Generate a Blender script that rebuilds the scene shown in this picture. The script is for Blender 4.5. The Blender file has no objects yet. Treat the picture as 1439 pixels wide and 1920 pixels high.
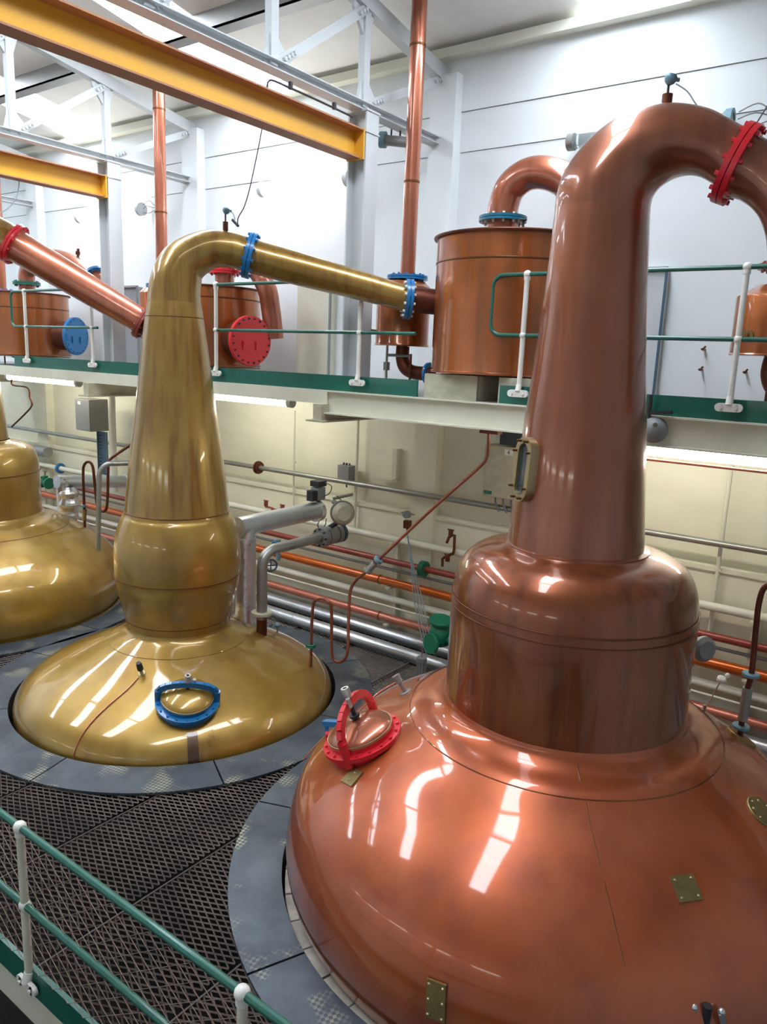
import bpy, math, random
from mathutils import Vector as V, Matrix
random.seed(7)
sc = bpy.context.scene
PI = math.pi
# ------------------------------------------------------------------ camera (eye at the origin, X along the wall, Y to the wall, Z up)
RX = V((0.80336538, 0.59415628, 0.03977916)); RD = V((0.15117524, -0.13888097, -0.97870227)); RF = V((-0.57597753, 0.79226914, -0.20139388))
FPX = 1415.0
cam_d = bpy.data.cameras.new('camera'); cam = bpy.data.objects.new('camera', cam_d); sc.collection.objects.link(cam)
up = -RD; bk = -RF
cam.matrix_world = Matrix(((RX.x, up.x, bk.x, 0), (RX.y, up.y, bk.y, 0), (RX.z, up.z, bk.z, 0), (0, 0, 0, 1)))
cam_d.sensor_fit = 'HORIZONTAL'; cam_d.sensor_width = 36; cam_d.lens = FPX / 1439 * 36; cam_d.clip_start = .05; cam_d.clip_end = 100
sc.camera = cam
# ------------------------------------------------------------------ world, exposure, light strengths
w = bpy.data.worlds.new('world'); sc.world = w; w.use_nodes = True
w.node_tree.nodes['Background'].inputs[0].default_value = (.75, .86, 1, 1); w.node_tree.nodes['Background'].inputs[1].default_value = 1.0
sc.view_settings.view_transform = 'Standard'; sc.view_settings.look = 'None'; sc.view_settings.gamma = 1; sc.view_settings.use_curve_mapping = False
sc.view_settings.exposure = 0.14
SKY = 15.0; TUBE = 20.0; LOWT = 9.0


def P(px, py, X=None, Y=None, Z=None):          # a point of the place seen at a pixel of the photograph, on a known plane
    d = RX * (px - 719.5) + RD * (py - 960) + RF * FPX
    t = X / d.x if X is not None else Y / d.y if Y is not None else Z / d.z
    return d * t


# ------------------------------------------------------------------ materials
MAT = {}
def srgb(c): return tuple(((x / 255 + .055) / 1.055) ** 2.4 if x > 10 else x / 255 / 12.92 for x in c) + (1,)
def mat(name, col, rough=.5, metal=0, coat=0, coatr=.05, noise=0, nscale=(3, 3, 3), bump=0, bscale=40, emit=0, col2=None, spec=.5, trans=0):
    m = bpy.data.materials.new(name); m.use_nodes = True; nt = m.node_tree; b = nt.nodes['Principled BSDF']
    c = srgb(col)
    b.inputs['Base Color'].default_value = c; b.inputs['Roughness'].default_value = rough; b.inputs['Metallic'].default_value = metal
    b.inputs['Coat Weight'].default_value = coat; b.inputs['Coat Roughness'].default_value = coatr; b.inputs['Specular IOR Level'].default_value = spec
    b.inputs['Transmission Weight'].default_value = trans
    if emit:
        b.inputs['Emission Color'].default_value = c; b.inputs['Emission Strength'].default_value = emit
    if noise or col2 or bump:
        tc = nt.nodes.new('ShaderNodeTexCoord')
    if noise or col2:
        c2 = srgb(col2) if col2 else tuple(x * (1 - noise) for x in c[:3]) + (1,)
        mp = nt.nodes.new('ShaderNodeMapping'); mp.inputs['Scale'].default_value = nscale; nt.links.new(tc.outputs['Object'], mp.inputs[0])
        n = nt.nodes.new('ShaderNodeTexNoise'); n.inputs['Scale'].default_value = 1; n.inputs['Detail'].default_value = 5; n.inputs['Roughness'].default_value = .6
        nt.links.new(mp.outputs[0], n.inputs['Vector'])
        r = nt.nodes.new('ShaderNodeValToRGB'); r.color_ramp.elements[0].position = .32; r.color_ramp.elements[1].position = .68
        r.color_ramp.elements[0].color = c; r.color_ramp.elements[1].color = c2
        nt.links.new(n.outputs['Fac'], r.inputs[0]); nt.links.new(r.outputs[0], b.inputs['Base Color'])
    if bump:
        n2 = nt.nodes.new('ShaderNodeTexNoise'); n2.inputs['Scale'].default_value = bscale; n2.inputs['Detail'].default_value = 3
        nt.links.new(tc.outputs['Object'], n2.inputs['Vector'])
        bp = nt.nodes.new('ShaderNodeBump'); bp.inputs['Strength'].default_value = bump; bp.inputs['Distance'].default_value = .01
        nt.links.new(n2.outputs['Fac'], bp.inputs['Height']); nt.links.new(bp.outputs[0], b.inputs['Normal'])
    MAT[name] = m
    return m


def lacquer(name, a, b_, c_, rough=.32, metal=.75, streak=(9, 9, .7), patch=1.6, coat=1.0):
    """Varnished copper: three tones mixed by patchy and streaky noise under a clear coat."""
    m = bpy.data.materials.new(name); m.use_nodes = True; nt = m.node_tree; L = nt.links.new; b = nt.nodes['Principled BSDF']
    tc = nt.nodes.new('ShaderNodeTexCoord')
    def nz(scale, det):
        mp = nt.nodes.new('ShaderNodeMapping'); mp.inputs['Scale'].default_value = scale; L(tc.outputs['Object'], mp.inputs[0])
        n = nt.nodes.new('ShaderNodeTexNoise'); n.inputs['Scale'].default_value = 1; n.inputs['Detail'].default_value = det; L(mp.outputs[0], n.inputs['Vector']); return n
    n1 = nz((patch,) * 3, 4); n2 = nz(streak, 5)
    def ramp(n, lo, hi):
        r = nt.nodes.new('ShaderNodeMapRange'); r.inputs[1].default_value = lo; r.inputs[2].default_value = hi; L(n.outputs['Fac'], r.inputs[0]); return r
    m1 = nt.nodes.new('ShaderNodeMix'); m1.data_type = 'RGBA'; m1.inputs[6].default_value = srgb(a); m1.inputs[7].default_value = srgb(b_)
    L(ramp(n1, .38, .64).outputs[0], m1.inputs[0])
    m2 = nt.nodes.new('ShaderNodeMix'); m2.data_type = 'RGBA'; m2.inputs[7].default_value = srgb(c_); L(m1.outputs[2], m2.inputs[6])
    r2 = ramp(n2, .45, .8); L(r2.outputs[0], m2.inputs[0])
    L(m2.outputs[2], b.inputs['Base Color'])
    b.inputs['Metallic'].default_value = metal; b.inputs['Roughness'].default_value = rough
    b.inputs['Coat Weight'].default_value = coat; b.inputs['Coat Roughness'].default_value = .06; b.inputs['Coat IOR'].default_value = 1.5
    n3 = nz((2.2, 2.2, 2.2), 1); bp = nt.nodes.new('ShaderNodeBump'); bp.inputs['Strength'].default_value = .25; bp.inputs['Distance'].default_value = .02
    L(n3.outputs['Fac'], bp.inputs['Height']); L(bp.outputs[0], b.inputs['Normal']); L(bp.outputs[0], b.inputs['Coat Normal'])
    MAT[name] = m


lacquer('copper_body', (186, 98, 60), (178, 84, 38), (150, 72, 48), streak=(4, 4, 1.2), metal=.5, rough=.34)
lacquer('copper_drum', (152, 86, 50), (136, 66, 28), (100, 50, 30), metal=.55)
lacquer('copper_neck', (160, 96, 68), (148, 80, 46), (126, 70, 50), metal=.5)
lacquer('gold_body', (176, 142, 70), (160, 124, 44), (140, 104, 46), metal=.5, streak=(4, 4, 1.2), rough=.38)
lacquer('gold_neck', (168, 134, 64), (150, 114, 44), (120, 82, 36), metal=.5, streak=(14, 14, .6))
lacquer('tank_copper', (186, 104, 50), (160, 84, 32), (126, 80, 36), metal=.55, streak=(10, 10, .5))
lacquer('arm_copper', (186, 112, 84), (168, 92, 62), (150, 90, 70), metal=.6)
mat('pipe_copper', (190, 104, 72), .35, .7, .3, noise=.3, nscale=(2, 2, 2))
mat('dark_copper', (110, 58, 40), .45, .6, noise=.35, nscale=(6, 6, 6))
mat('seam_copper', (112, 66, 36), .4, .6)
mat('patch_brown', (104, 78, 58), .4, .6, .8, noise=.35, nscale=(9, 9, 1))
mat('brass', (160, 142, 92), .38, .8, .2, noise=.3, nscale=(14, 14, 14))
mat('pale_brass', (176, 158, 118), .35, .7, .2)
mat('bolt_steel', (200, 200, 196), .35, .7)
mat('dark_iron', (58, 58, 62), .5, .4)
mat('red_paint', (214, 34, 48), .32, 0, .3)
mat('tank_red', (222, 48, 52), .4, 0, .2)
mat('blue_paint', (20, 112, 172), .32, 0, .4)
mat('teal_paint', (24, 112, 140), .4, 0, .2)
mat('green_paint', (30, 104, 88), .38, 0, .3, noise=.2, nscale=(9, 9, 9))
mat('kick_green', (10, 100, 84), .4, 0, .1, noise=.22, nscale=(5, 5, 5))
mat('valve_green', (16, 120, 88), .45, 0, .1, noise=.3, nscale=(8, 8, 8))
mat('cream_paint', (226, 224, 204), .45, noise=.12, nscale=(3, 3, 3))
mat('steel_white', (206, 211, 212), .45, noise=.08, nscale=(3, 3, 3))
mat('dirty_cream', (198, 194, 168), .6, noise=.3, nscale=(6, 6, 9))
mat('white_knob', (240, 238, 230), .35, 0, .3)
mat('upper_wall', (232, 237, 238), .7, noise=.05, nscale=(1, 1, 1), bump=.15, bscale=14)
mat('lower_wall', (238, 236, 212), .7, noise=.1, nscale=(1.2, 1.2, 2.5), bump=.15, bscale=14)
mat('roof_sheet', (248, 249, 244), .7, noise=.06)
mat('roof_trim', (226, 226, 210), .6)
mat('yellow_paint', (240, 178, 42), .45, noise=.1, nscale=(2, 2, 2), col2=(226, 170, 60))
mat('flange_shade_brown', (170, 122, 108), .55, col2=(190, 134, 84), nscale=(1.2, .6, 1.2))  # flange colour with the shade under the yellow beams mixed in
def tread(name):
    m = mat(name, (50, 60, 72), .38, .3, col2=(92, 102, 110), nscale=(1.7, 1.7, 1.7)); nt = m.node_tree; L = nt.links.new; b = nt.nodes['Principled BSDF']
    tc = nt.nodes['Texture Coordinate']; ck = nt.nodes.new('ShaderNodeTexChecker'); ck.inputs['Scale'].default_value = 44; ck.inputs['Color1'].default_value = (1, 1, 1, 1); ck.inputs['Color2'].default_value = (0, 0, 0, 1)
    mp = nt.nodes.new('ShaderNodeMapping'); mp.inputs['Rotation'].default_value = (0, 0, .6); mp.inputs['Location'].default_value = (0, 0, .013); L(tc.outputs['Object'], mp.inputs[0]); L(mp.outputs[0], ck.inputs[0])
    bp = nt.nodes.new('ShaderNodeBump'); bp.inputs['Strength'].default_value = .8; bp.inputs['Distance'].default_value = .004; L(ck.outputs['Fac'], bp.inputs['Height']); L(bp.outputs[0], b.inputs['Normal'])
    n = nt.nodes.new('ShaderNodeTexNoise'); n.inputs['Scale'].default_value = 2.6; n.inputs['Detail'].default_value = 6; L(tc.outputs['Object'], n.inputs['Vector'])
    r = nt.nodes.new('ShaderNodeMapRange'); r.inputs[1].default_value = .54; r.inputs[2].default_value = .66; L(n.outputs['Fac'], r.inputs[0])
    mu = nt.nodes.new('ShaderNodeMath'); mu.operation = 'MULTIPLY'; L(r.outputs[0], mu.inputs[0]); L(ck.outputs['Fac'], mu.inputs[1])
    old = b.inputs['Base Color'].links[0].from_socket; mx = nt.nodes.new('ShaderNodeMix'); mx.data_type = 'RGBA'; mx.inputs[7].default_value = srgb((168, 166, 142)); L(mu.outputs[0], mx.inputs[0]); L(old, mx.inputs[6]); L(mx.outputs[2], b.inputs['Base Color'])
tread('ring_black')
mat('wire_steel', (158, 140, 130), .45, .3)
mat('sample_brown', (150, 84, 58), .4, .5, .3, noise=.25)
mat('mesh_steel', (96, 82, 74), .4, .5, col2=(58, 50, 48), nscale=(3, 3, 3))
mat('seam_steel', (70, 60, 58), .5, .4)
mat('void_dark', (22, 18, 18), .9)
mat('under_floor', (34, 28, 26), .9, noise=.5, nscale=(2, 2, 2))
mat('concrete', (222, 216, 200), .8, noise=.35, nscale=(7, 7, 7), bump=.3, bscale=60)
mat('galvanised', (170, 172, 166), .38, .75, noise=.2, nscale=(4, 4, 4))
mat('foil', (222, 224, 228), .24, .8, bump=.5, bscale=18)
mat('aluminium', (206, 212, 218), .3, .75, noise=.12, nscale=(5, 5, 5))
mat('grey_metal', (152, 152, 150), .45, .4, noise=.12)
mat('grey_paint', (140, 146, 146), .5)
mat('blue_grey', (112, 146, 160), .45, .2)
mat('tray_blue', (74, 100, 124), .5, .3)
mat('white_pipe', (232, 232, 216), .4, 0, .2, noise=.08)
mat('red_oxide', (158, 74, 62), .4, .3, .2, noise=.25, nscale=(3, 3, 3))
mat('orange_copper', (206, 100, 24), .3, .5, .6, noise=.2, nscale=(3, 3, 3))
mat('pink_copper', (204, 126, 104), .36, .5, .3, noise=.2, nscale=(3, 3, 3))
mat('thin_grey', (130, 138, 142), .45, .5)
mat('cable_dark', (60, 54, 62), .6)
mat('cable_grey', (132, 142, 150), .6)
mat('black_plastic', (40, 42, 50), .45)
mat('label_white', (226, 226, 214), .6)
mat('ink', (60, 60, 60), .7)
mat('porthole_dark', (50, 66, 70), .15, 0, .6)
mat('sash_grey', (158, 160, 160), .6)
mat('skylight_glow', (236, 244, 255), .5, emit=SKY)
mat('tube_glow', (255, 250, 236), .5, emit=TUBE)
mat('tube_soft', (255, 250, 240), .5, emit=LOWT)
mat('clear_glass', (235, 245, 245), .12, trans=.9)


# ------------------------------------------------------------------ mesh building
ORG = {}
COL = sc.collection
class MB:
    def __init__(s): s.v = []; s.f = []
    def add(s, vs, fs):
        n = len(s.v); s.v += [tuple(a) for a in vs]; s.f += [tuple(i + n for i in f) for f in fs]; return s
    def box(s, c, d, R=None):
        c = V(c); q = [V((x * d[0] / 2, y * d[1] / 2, z * d[2] / 2)) for x in (-1, 1) for y in (-1, 1) for z in (-1, 1)]
        if R is not None: q = [R @ a for a in q]
        return s.add([c + a for a in q], [(0, 1, 3, 2), (4, 6, 7, 5), (0, 4, 5, 1), (2, 3, 7, 6), (0, 2, 6, 4), (1, 5, 7, 3)])
    def rng(s, a, b): return s.box([(a[i] + b[i]) / 2 for i in range(3)], [abs(b[i] - a[i]) for i in range(3)])
    def bar(s, p, q, wd, ht, side=(0, 0, 1)):
        p = V(p); q = V(q); z = (q - p).normalized(); x = V(side).cross(z); x = x.normalized() if x.length > 1e-4 else z.orthogonal().normalized(); y = z.cross(x)
        return s.box((p + q) / 2, (wd, ht, (q - p).length), Matrix((x, y, z)).transposed())
    def tube(s, path, r, seg=16, cap=True):
        path = [V(p) for p in path]; n = len(path); rs = r if isinstance(r, (list, tuple)) else [r] * n
        tg = [((path[min(i + 1, n - 1)] - path[max(i - 1, 0)])).normalized() for i in range(n)]
        x = tg[0].orthogonal().normalized(); vs = []; fs = []
        for i in range(n):
            if i: x = (x - tg[i] * x.dot(tg[i])).normalized()
            y = tg[i].cross(x)
            vs += [path[i] + (x * math.cos(2 * PI * k / seg) + y * math.sin(2 * PI * k / seg)) * rs[i] for k in range(seg)]
        for i in range(n - 1):
            for k in range(seg): fs.append((i * seg + k, i * seg + (k + 1) % seg, (i + 1) * seg + (k + 1) % seg, (i + 1) * seg + k))
        if cap: fs += [tuple(range(seg))[::-1], tuple(range((n - 1) * seg, n * seg))]
        return s.add(vs, fs)
    def cyl(s, p, q, r, seg=16, r2=None): return s.tube([p, q], [r, r if r2 is None else r2], seg)
    def lathe(s, prof, c=(0, 0, 0), seg=96, a0=0, a1=2 * PI, axis=None, caps=False):
        full = abs(a1 - a0 - 2 * PI) < 1e-6; k = seg if full else seg + 1; c = V(c); vs = []; fs = []
        Q = V((0, 0, 1)).rotation_difference(V(axis).normalized()).to_matrix() if axis is not None else None
        for r, z in prof:
            for i in range(k):
                a = a0 + (a1 - a0) * i / seg; p = V((r * math.cos(a), r * math.sin(a), z)); vs.append(c + (Q @ p if Q else p))
        m = len(prof)
        for j in range(m - 1):
            for i in range(seg):
                i2 = (i + 1) % k if full else i + 1
                fs.append((j * k + i, j * k + i2, (j + 1) * k + i2, (j + 1) * k + i))
        if caps and not full: fs += [tuple(j * k for j in range(m)), tuple(j * k + k - 1 for j in range(m))[::-1]]
        return s.add(vs, fs)
    def ball(s, c, r, seg=14, sq=1.0): return s.lathe([(r * math.sin(PI * i / 8) + (1e-5), -r * sq * math.cos(PI * i / 8)) for i in range(9)], c, seg)
    def disc(s, c, ax, r, th, seg=32, bev=.004):   # solid disc from c along ax
        return s.lathe([(1e-4, 0), (r - bev, 0), (r, bev), (r, th - bev), (r - bev, th), (1e-4, th)], c, seg, axis=ax)
    def ring(s, c, ax, r0, r1, th, seg=40): return s.lathe([(r0, 0), (r1, 0), (r1, th), (r0, th), (r0, 0)], c, seg, axis=ax)
    def bolts(s, c, ax, r, n, br, h, a0=0):
        Q = V((0, 0, 1)).rotation_difference(V(ax).normalized()).to_matrix(); ax = V(ax).normalized(); c = V(c)
        for i in range(n):
            a = a0 + 2 * PI * i / n; p = c + Q @ V((r * math.cos(a), r * math.sin(a), 0)); s.cyl(p - ax * h / 2, p + ax * h / 2, br, 6)
        return s
    def build(s, name, material, parent=None, kind=None, label=None, cat=None, group=None, smooth=True, at=None):
        me = bpy.data.meshes.new(name)
        if parent is not None: o0 = ORG[parent.name]
        elif at is not None: o0 = V(at)
        else:
            xs = [a[0] for a in s.v]; ys = [a[1] for a in s.v]; zs = [a[2] for a in s.v]; o0 = V(((min(xs) + max(xs)) / 2, (min(ys) + max(ys)) / 2, min(zs)))
        me.from_pydata([(a[0] - o0.x, a[1] - o0.y, a[2] - o0.z) for a in s.v], [], s.f)
        me.materials.append(MAT[material])
        if smooth: me.shade_smooth(); me.set_sharp_from_angle(angle=.6)
        o = bpy.data.objects.new(name, me); COL.objects.link(o)
        if parent is not None: o.parent = parent
        else: o.location = o0
        ORG[o.name] = o0
        return tag(o, label, cat, group, kind)
def tag(o, label=None, cat=None, group=None, kind=None):
    for k, v in (('label', label), ('category', cat), ('group', group), ('kind', kind)):
        if v: o[k] = v
    return o
def thing(name, loc, label, cat, group=None):
    o = bpy.data.objects.new(name, None); COL.objects.link(o); o.location = loc; o.empty_display_size = .1; ORG[o.name] = V(loc); return tag(o, label, cat, group)
def struct(mb, name, m, **k): return mb.build(name, m, kind='structure', **k)
def cr(pts, n=6):                                # Catmull-Rom smoothing of a list of tuples
    pts = [tuple(p) for p in pts]; P_ = [pts[0]] + pts + [pts[-1]]; out = []
    for i in range(1, len(P_) - 2):
        for k in range(n):
            t = k / n; out.append(tuple(.5 * (2 * b + (c - a) * t + (2 * a - 5 * b + 4 * c - d) * t * t + (3 * b - a - 3 * c + d) * t ** 3) for a, b, c, d in zip(P_[i - 1], P_[i], P_[i + 1], P_[i + 2])))
    return out + [pts[-1]]
def copy_tree(o, parent=None, shift=None):
    c = o.copy(); COL.objects.link(c); c.parent = parent
    if parent is None and shift is not None: c.location = V(o.location) + V(shift)
    for ch in list(o.children): copy_tree(ch, c)
    return c

# ------------------------------------------------------------------ the room
FZ = -3.65; YW = 8.0; X0, X1 = -19.5, 5.0; YB = -6.0; ZE = 3.45; SL = .17; YR = 1.0
ZR = ZE + SL * (YW - YR)
def roofz(y): return ZE + SL * (YW - y) if y >= YR else ZR - SL * (YR - y)
# back wall (the one seen): boards with recessed joints above, cream wall with a ledge below
b = MB(); b.rng((X0, YW + .06, -6.6), (X1, YW + .3, ZE + .2)); wall = struct(b, 'wall_back', 'upper_wall')
for z0, z1, dy in ((-.4, 2.33, 0), (2.336, 2.76, -.012), (2.768, ZE + .1, -.024)):
    bb = MB(); bb.rng((X0, YW + dy, z0), (X1, YW + .08, z1)); bb.build('wall_board', 'upper_wall', wall, smooth=False)
bb = MB(); bb.rng((X0, YW - .01, -1.93), (X1, YW + .08, -.4)); bb.build('lower_wall_board', 'lower_wall', wall, smooth=False, label='cream painted lower wall')
bb = MB(); bb.rng((X0, YW - .09, -6.6), (X1, YW + .08, -1.97)); bb.build('lower_wall_board', 'lower_wall', wall, smooth=False, label='cream painted lower wall')
bb = MB(); bb.rng((X0, YW - .12, -1.975), (X1, YW, -1.925)); bb.build('wall_ledge', 'lower_wall', wall, smooth=False)
for x in (-5.1, -9.5, -13.9, -18.2):
    bb = MB(); bb.rng((x - .17, YW - .16, -6.6), (x + .17, YW + .02, -.4)); bb.build('lower_pilaster', 'lower_wall', wall, smooth=False)
    bb = MB(); bb.rng((x - .17, YW - .16, -.4), (x + .17, YW + .02, 3.15)); bb.build('upper_pilaster', 'upper_wall', wall, smooth=False)
b = MB(); b.rng((X0, YW - .16, ZE - .13), (X1, YW + .02, ZE - .03)); struct(b, 'trim_1', 'roof_trim', label='white eaves trim along the top of the wall')
b = MB(); b.rng((X0 - .2, YB, -6.6), (X0, YW + .3, ZR + .2)); struct(b, 'wall_left', 'upper_wall')
b = MB(); b.rng((X1, YB, -6.6), (X1 + .2, YW + .3, ZR + .2)); struct(b, 'wall_right', 'upper_wall')
b = MB(); b.rng((X0, YB - .2, -6.6), (X1, YB, ZE + .2)); struct(b, 'wall_front', 'upper_wall')
b = MB(); b.rng((X0, YB, -6.75), (X1, YW + .3, -6.6)); struct(b, 'floor', 'under_floor', label='dark floor far below the grating')
for x, ll in ((-13.5, 'leftmost of five'), (-10.3, 'opposite the leftmost still'), (-7.1, 'opposite the middle still'), (-3.9, 'opposite the tall tank'), (-.7, 'rightmost of five')):             # lit tubes on the wall behind the camera
    b = MB(); b.cyl((x - .85, YB + .14, -.7), (x + .85, YB + .14, -.7), .05, 12); lt = tag(b.build('fluorescent_lamp', 'tube_soft'), 'lit tube lamp on the wall behind the viewpoint, ' + ll, 'lamp', 'tube lamps behind the viewpoint'); MB().rng((x - .8, YB, -.74), (x + .8, YB + .08, -.66)).build('backing_tray', 'steel_white', lt)
# roof: sheets between rooflights, on both slopes
SKX = [(-17.5, -16.6), (-12.7, -11.7), (-8.5, -7.6), (-3.5, -2.6)]
def roof_part(xa, xb, y0, y1, t, dz=0):
    b = MB(); q = [(x, y, roofz(y) + dz + zz) for zz in (0, t) for x in (xa, xb) for y in (y0, y1)]
    return b.add(q, [(0, 2, 3, 1), (4, 5, 7, 6), (0, 4, 6, 2), (1, 3, 7, 5), (0, 1, 5, 4), (2, 6, 7, 3)])
b = roof_part(X0, X1, YR, YW + .3, .06, .16); ceil_ = struct(b, 'ceiling', 'roof_sheet', smooth=False)
roof_part(X0, X1, YB - .2, YR, .06, .16).build('roof_slope', 'roof_sheet', ceil_, smooth=False)
edges = [X0] + [v for s_ in SKX for v in s_] + [X1]
for i in range(0, len(edges), 2):
    roof_part(edges[i], edges[i + 1], YR, YW + .05, .14).build('roof_sheet', 'roof_sheet', ceil_, smooth=False)
    roof_part(edges[i], edges[i + 1], YB, YR, .14).build('roof_sheet', 'roof_sheet', ceil_, smooth=False)
for xa, xb in SKX:
    for y0, y1 in ((6.42, 7.93), (4.7, 6.36), (2.9, 4.68), (1.2, 2.84), (-.8, 1.18)):
        roof_part(xa, xb, y0, y1, .02, .07).build('rooflight_pane', 'skylight_glow', ceil_, smooth=False, label='bright rooflight pane')
for y in (6.38, 2.87, -.83):
    b = MB(); b.rng((X0, y - .05, roofz(y) - .2), (X1, y + .05, roofz(y) + .02)); b.rng((X0, y - .05, roofz(y) - .2), (X1, y + .12, roofz(y) - .17)); b.build('purlin', 'grey_metal' if y > 6 else 'steel_white', ceil_, smooth=False)

# ------------------------------------------------------------------ grating floor
b = MB(); b.rng((X0, 7.86, -3.75), (X1, 7.92, FZ + .02)); struct(b, 'trim_2', 'dark_iron', label='dark steel angle where the grating meets the wall')
STILLS = [(-10.66, 4.97), (-6.31, 5.0), (-1.87, 4.82)]
RIN = [1.95, 1.71, 1.96]; ROUT = [2.3, 2.12, 2.33]
fl = thing('grating_floor', (-6, 5, FZ), 'dark rusty expanded metal walkway grating surrounding the three stills', 'floor'); fl['kind'] = 'structure'
def expanded(xa, xb, ya, yb, L_=.105, S_=.05):
    vs = []; fs = []
    nx = int((xb - xa) / (L_ / 2)); ny = int((yb - ya) / (S_ / 2))
    def ok(x, y): return all((x - c[0]) ** 2 + (y - c[1]) ** 2 > (r - .12) ** 2 for c, r in zip(STILLS, ROUT))
    for j in range(ny):
        for i in range(nx):
            x = xa + i * L_ / 2; y = ya + j * S_ / 2
            if not ok(x, y): continue
            up_ = (i + j) % 2
            ya_, yb_ = (y, y + S_ / 2) if up_ else (y + S_ / 2, y)
            t = .0046; n = len(vs)
            vs += [(x, ya_ - t, -.006), (x + L_ / 2, yb_ - t, -.006), (x + L_ / 2, yb_ + t, 0), (x, ya_ + t, 0)]
            fs.append((n, n + 1, n + 2, n + 3))
    return vs, fs
xs = [-14.1 + .925 * k for k in range(17)]
xs = [round(x - 14.1 + 14.175, 3) for x in xs]
rows = [(1.97, 4.4), (4.4, 6.9), (6.9, 7.88)]
b_seam = MB()
for xa, xb in zip(xs, xs[1:]):
    for ya, yb in rows:
        vs, fs = expanded(xa, xb, ya, yb)
        if len(fs) < 30: continue
        m_ = MB(); m_.add([(x, y, FZ + z) for x, y, z in vs], fs); m_.build('grating_panel', 'mesh_steel', fl, smooth=False)
for xa in xs:
    segs = []
    y = 1.97
    while y < 7.88:
        y2 = y + .05
        if all((xa - c[0]) ** 2 + (y - c[1]) ** 2 > (r - .1) ** 2 for c, r in zip(STILLS, ROUT)):
            if segs and abs(segs[-1][1] - y) < .01: segs[-1][1] = y2
            else: segs.append([y, y2])
        y = y2
    for s_ in segs: b_seam.rng((xa - .006, s_[0], FZ - .05), (xa + .006, s_[1], FZ + .002))
b_seam.build('panel_frame_bars', 'seam_steel', fl, kind='stuff', smooth=False)

def floor_ring(i, a0, lab, n=8, curb=False):
    cx, cy = STILLS[i]
    t = thing('floor_ring', (cx, cy, FZ), lab, 'floor ring')
    for k in range(n):
        a = math.radians(a0 + k * 360 / n); g = .004
        MB().lathe([(RIN[i], .0), (ROUT[i], .0), (ROUT[i], .022), (RIN[i], .022), (RIN[i], 0)], (cx, cy, FZ + .003), 14, a + g, a + 2 * PI / n - g, caps=True).build('ring_plate', 'ring_black', t, smooth=False)
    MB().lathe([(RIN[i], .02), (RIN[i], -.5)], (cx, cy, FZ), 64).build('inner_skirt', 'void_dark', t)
    if curb:
        cz = FZ - .06
        for k in range(46):
            a = 2 * PI * k / 46
            MB().lathe([(1.66, cz - .15), (RIN[i] - .025, cz - .15), (RIN[i] - .025, cz + random.uniform(-.004, .004)), (1.66, cz), (1.66, cz - .15)], (cx, cy, 0), 3, a + .004, a + 2 * PI / 46 - .003, caps=True).build('curb_block', 'concrete', t, smooth=False, label='pale masonry curb block' if k == 0 else None)
    return t
floor_ring(0, 10, 'dark steel plate ring with pale rim around the leftmost gold still', curb=True)
floor_ring(1, 16, 'dark steel plate ring in the floor around the middle gold still')
floor_ring(2, -114, 'dark chequered plate ring and pale curb around the nearest copper still', curb=True)

# ------------------------------------------------------------------ stills
NECK3 = [(.29, .95), (.30, .8), (.315, .55), (.335, .25), (.36, -.04), (.395, -.35), (.43, -.7), (.455, -1.0), (.47, -1.2)]
DRUM3 = cr([(.47, -1.2), (.5, -1.215), (.6, -1.235), (.7, -1.28), (.77, -1.36), (.81, -1.48), (.825, -1.65), (.825, -1.85), (.825, -2.12), (.83, -2.29)], 4)
BODY3 = cr([(.83, -2.29), (.85, -2.34), (.92, -2.39), (1.05, -2.43), (1.2, -2.53), (1.45, -2.67), (1.66, -2.83), (1.82, -3.0), (1.9, -3.18), (1.93, -3.36), (1.925, -3.52), (1.885, -3.66), (1.82, -3.78)], 5)
NECK2 = cr([(.25, .5), (.29, .27), (.335, -.05), (.38, -.43), (.43, -.8), (.465, -1.05), (.5, -1.36), (.535, -1.66)], 4)
BULB2 = cr([(.535, -1.66), (.545, -1.69), (.575, -1.74), (.625, -1.88), (.65, -2.05), (.652, -2.25), (.635, -2.45), (.59, -2.65), (.555, -2.8), (.54, -2.88)], 5)
BODY2 = cr([(.54, -2.88), (.55, -2.915), (.6, -2.96), (.73, -3.03), (.98, -3.15), (1.24, -3.27), (1.45, -3.38), (1.59, -3.49), (1.665, -3.62), (1.66, -3.74), (1.58, -3.84), (1.45, -3.9)], 5)
def rz_at(prof, r):
    best = None
    for (ra, za), (rb, zb) in zip(prof, prof[1:]):
        if (ra - r) * (rb - r) <= 0 and abs(ra - rb) > 1e-6:
            t = (r - ra) / (rb - ra); z = za + (zb - za) * t; n = V((-(zb - za), rb - ra, 0)).normalized(); return z, abs(zb - za), (rb - ra), n
    return prof[-1][1], 0, 1, V((0, 1, 0))
def on_body(C, prof, r, ang):                    # point, outward normal and down-slope direction on a body
    a = math.radians(ang)
    for (ra, za), (rb, zb) in zip(prof, prof[1:]):
        if ra <= r <= rb:
            t = (r - ra) / (rb - ra); z = za + (zb - za) * t; dr, dz = rb - ra, zb - za; l = math.hypot(dr, dz)
            e = V((math.cos(a), math.sin(a), 0)); return V((C[0], C[1], z)) + e * r, (e * (-dz / l) + V((0, 0, dr / l))), (e * (dr / l) + V((0, 0, dz / l)))
def plane_pts(C, phi, pts):
    a = math.radians(phi); return [V((C[0] + s * math.cos(a), C[1] + s * math.sin(a), z)) for s, z in pts]
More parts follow.
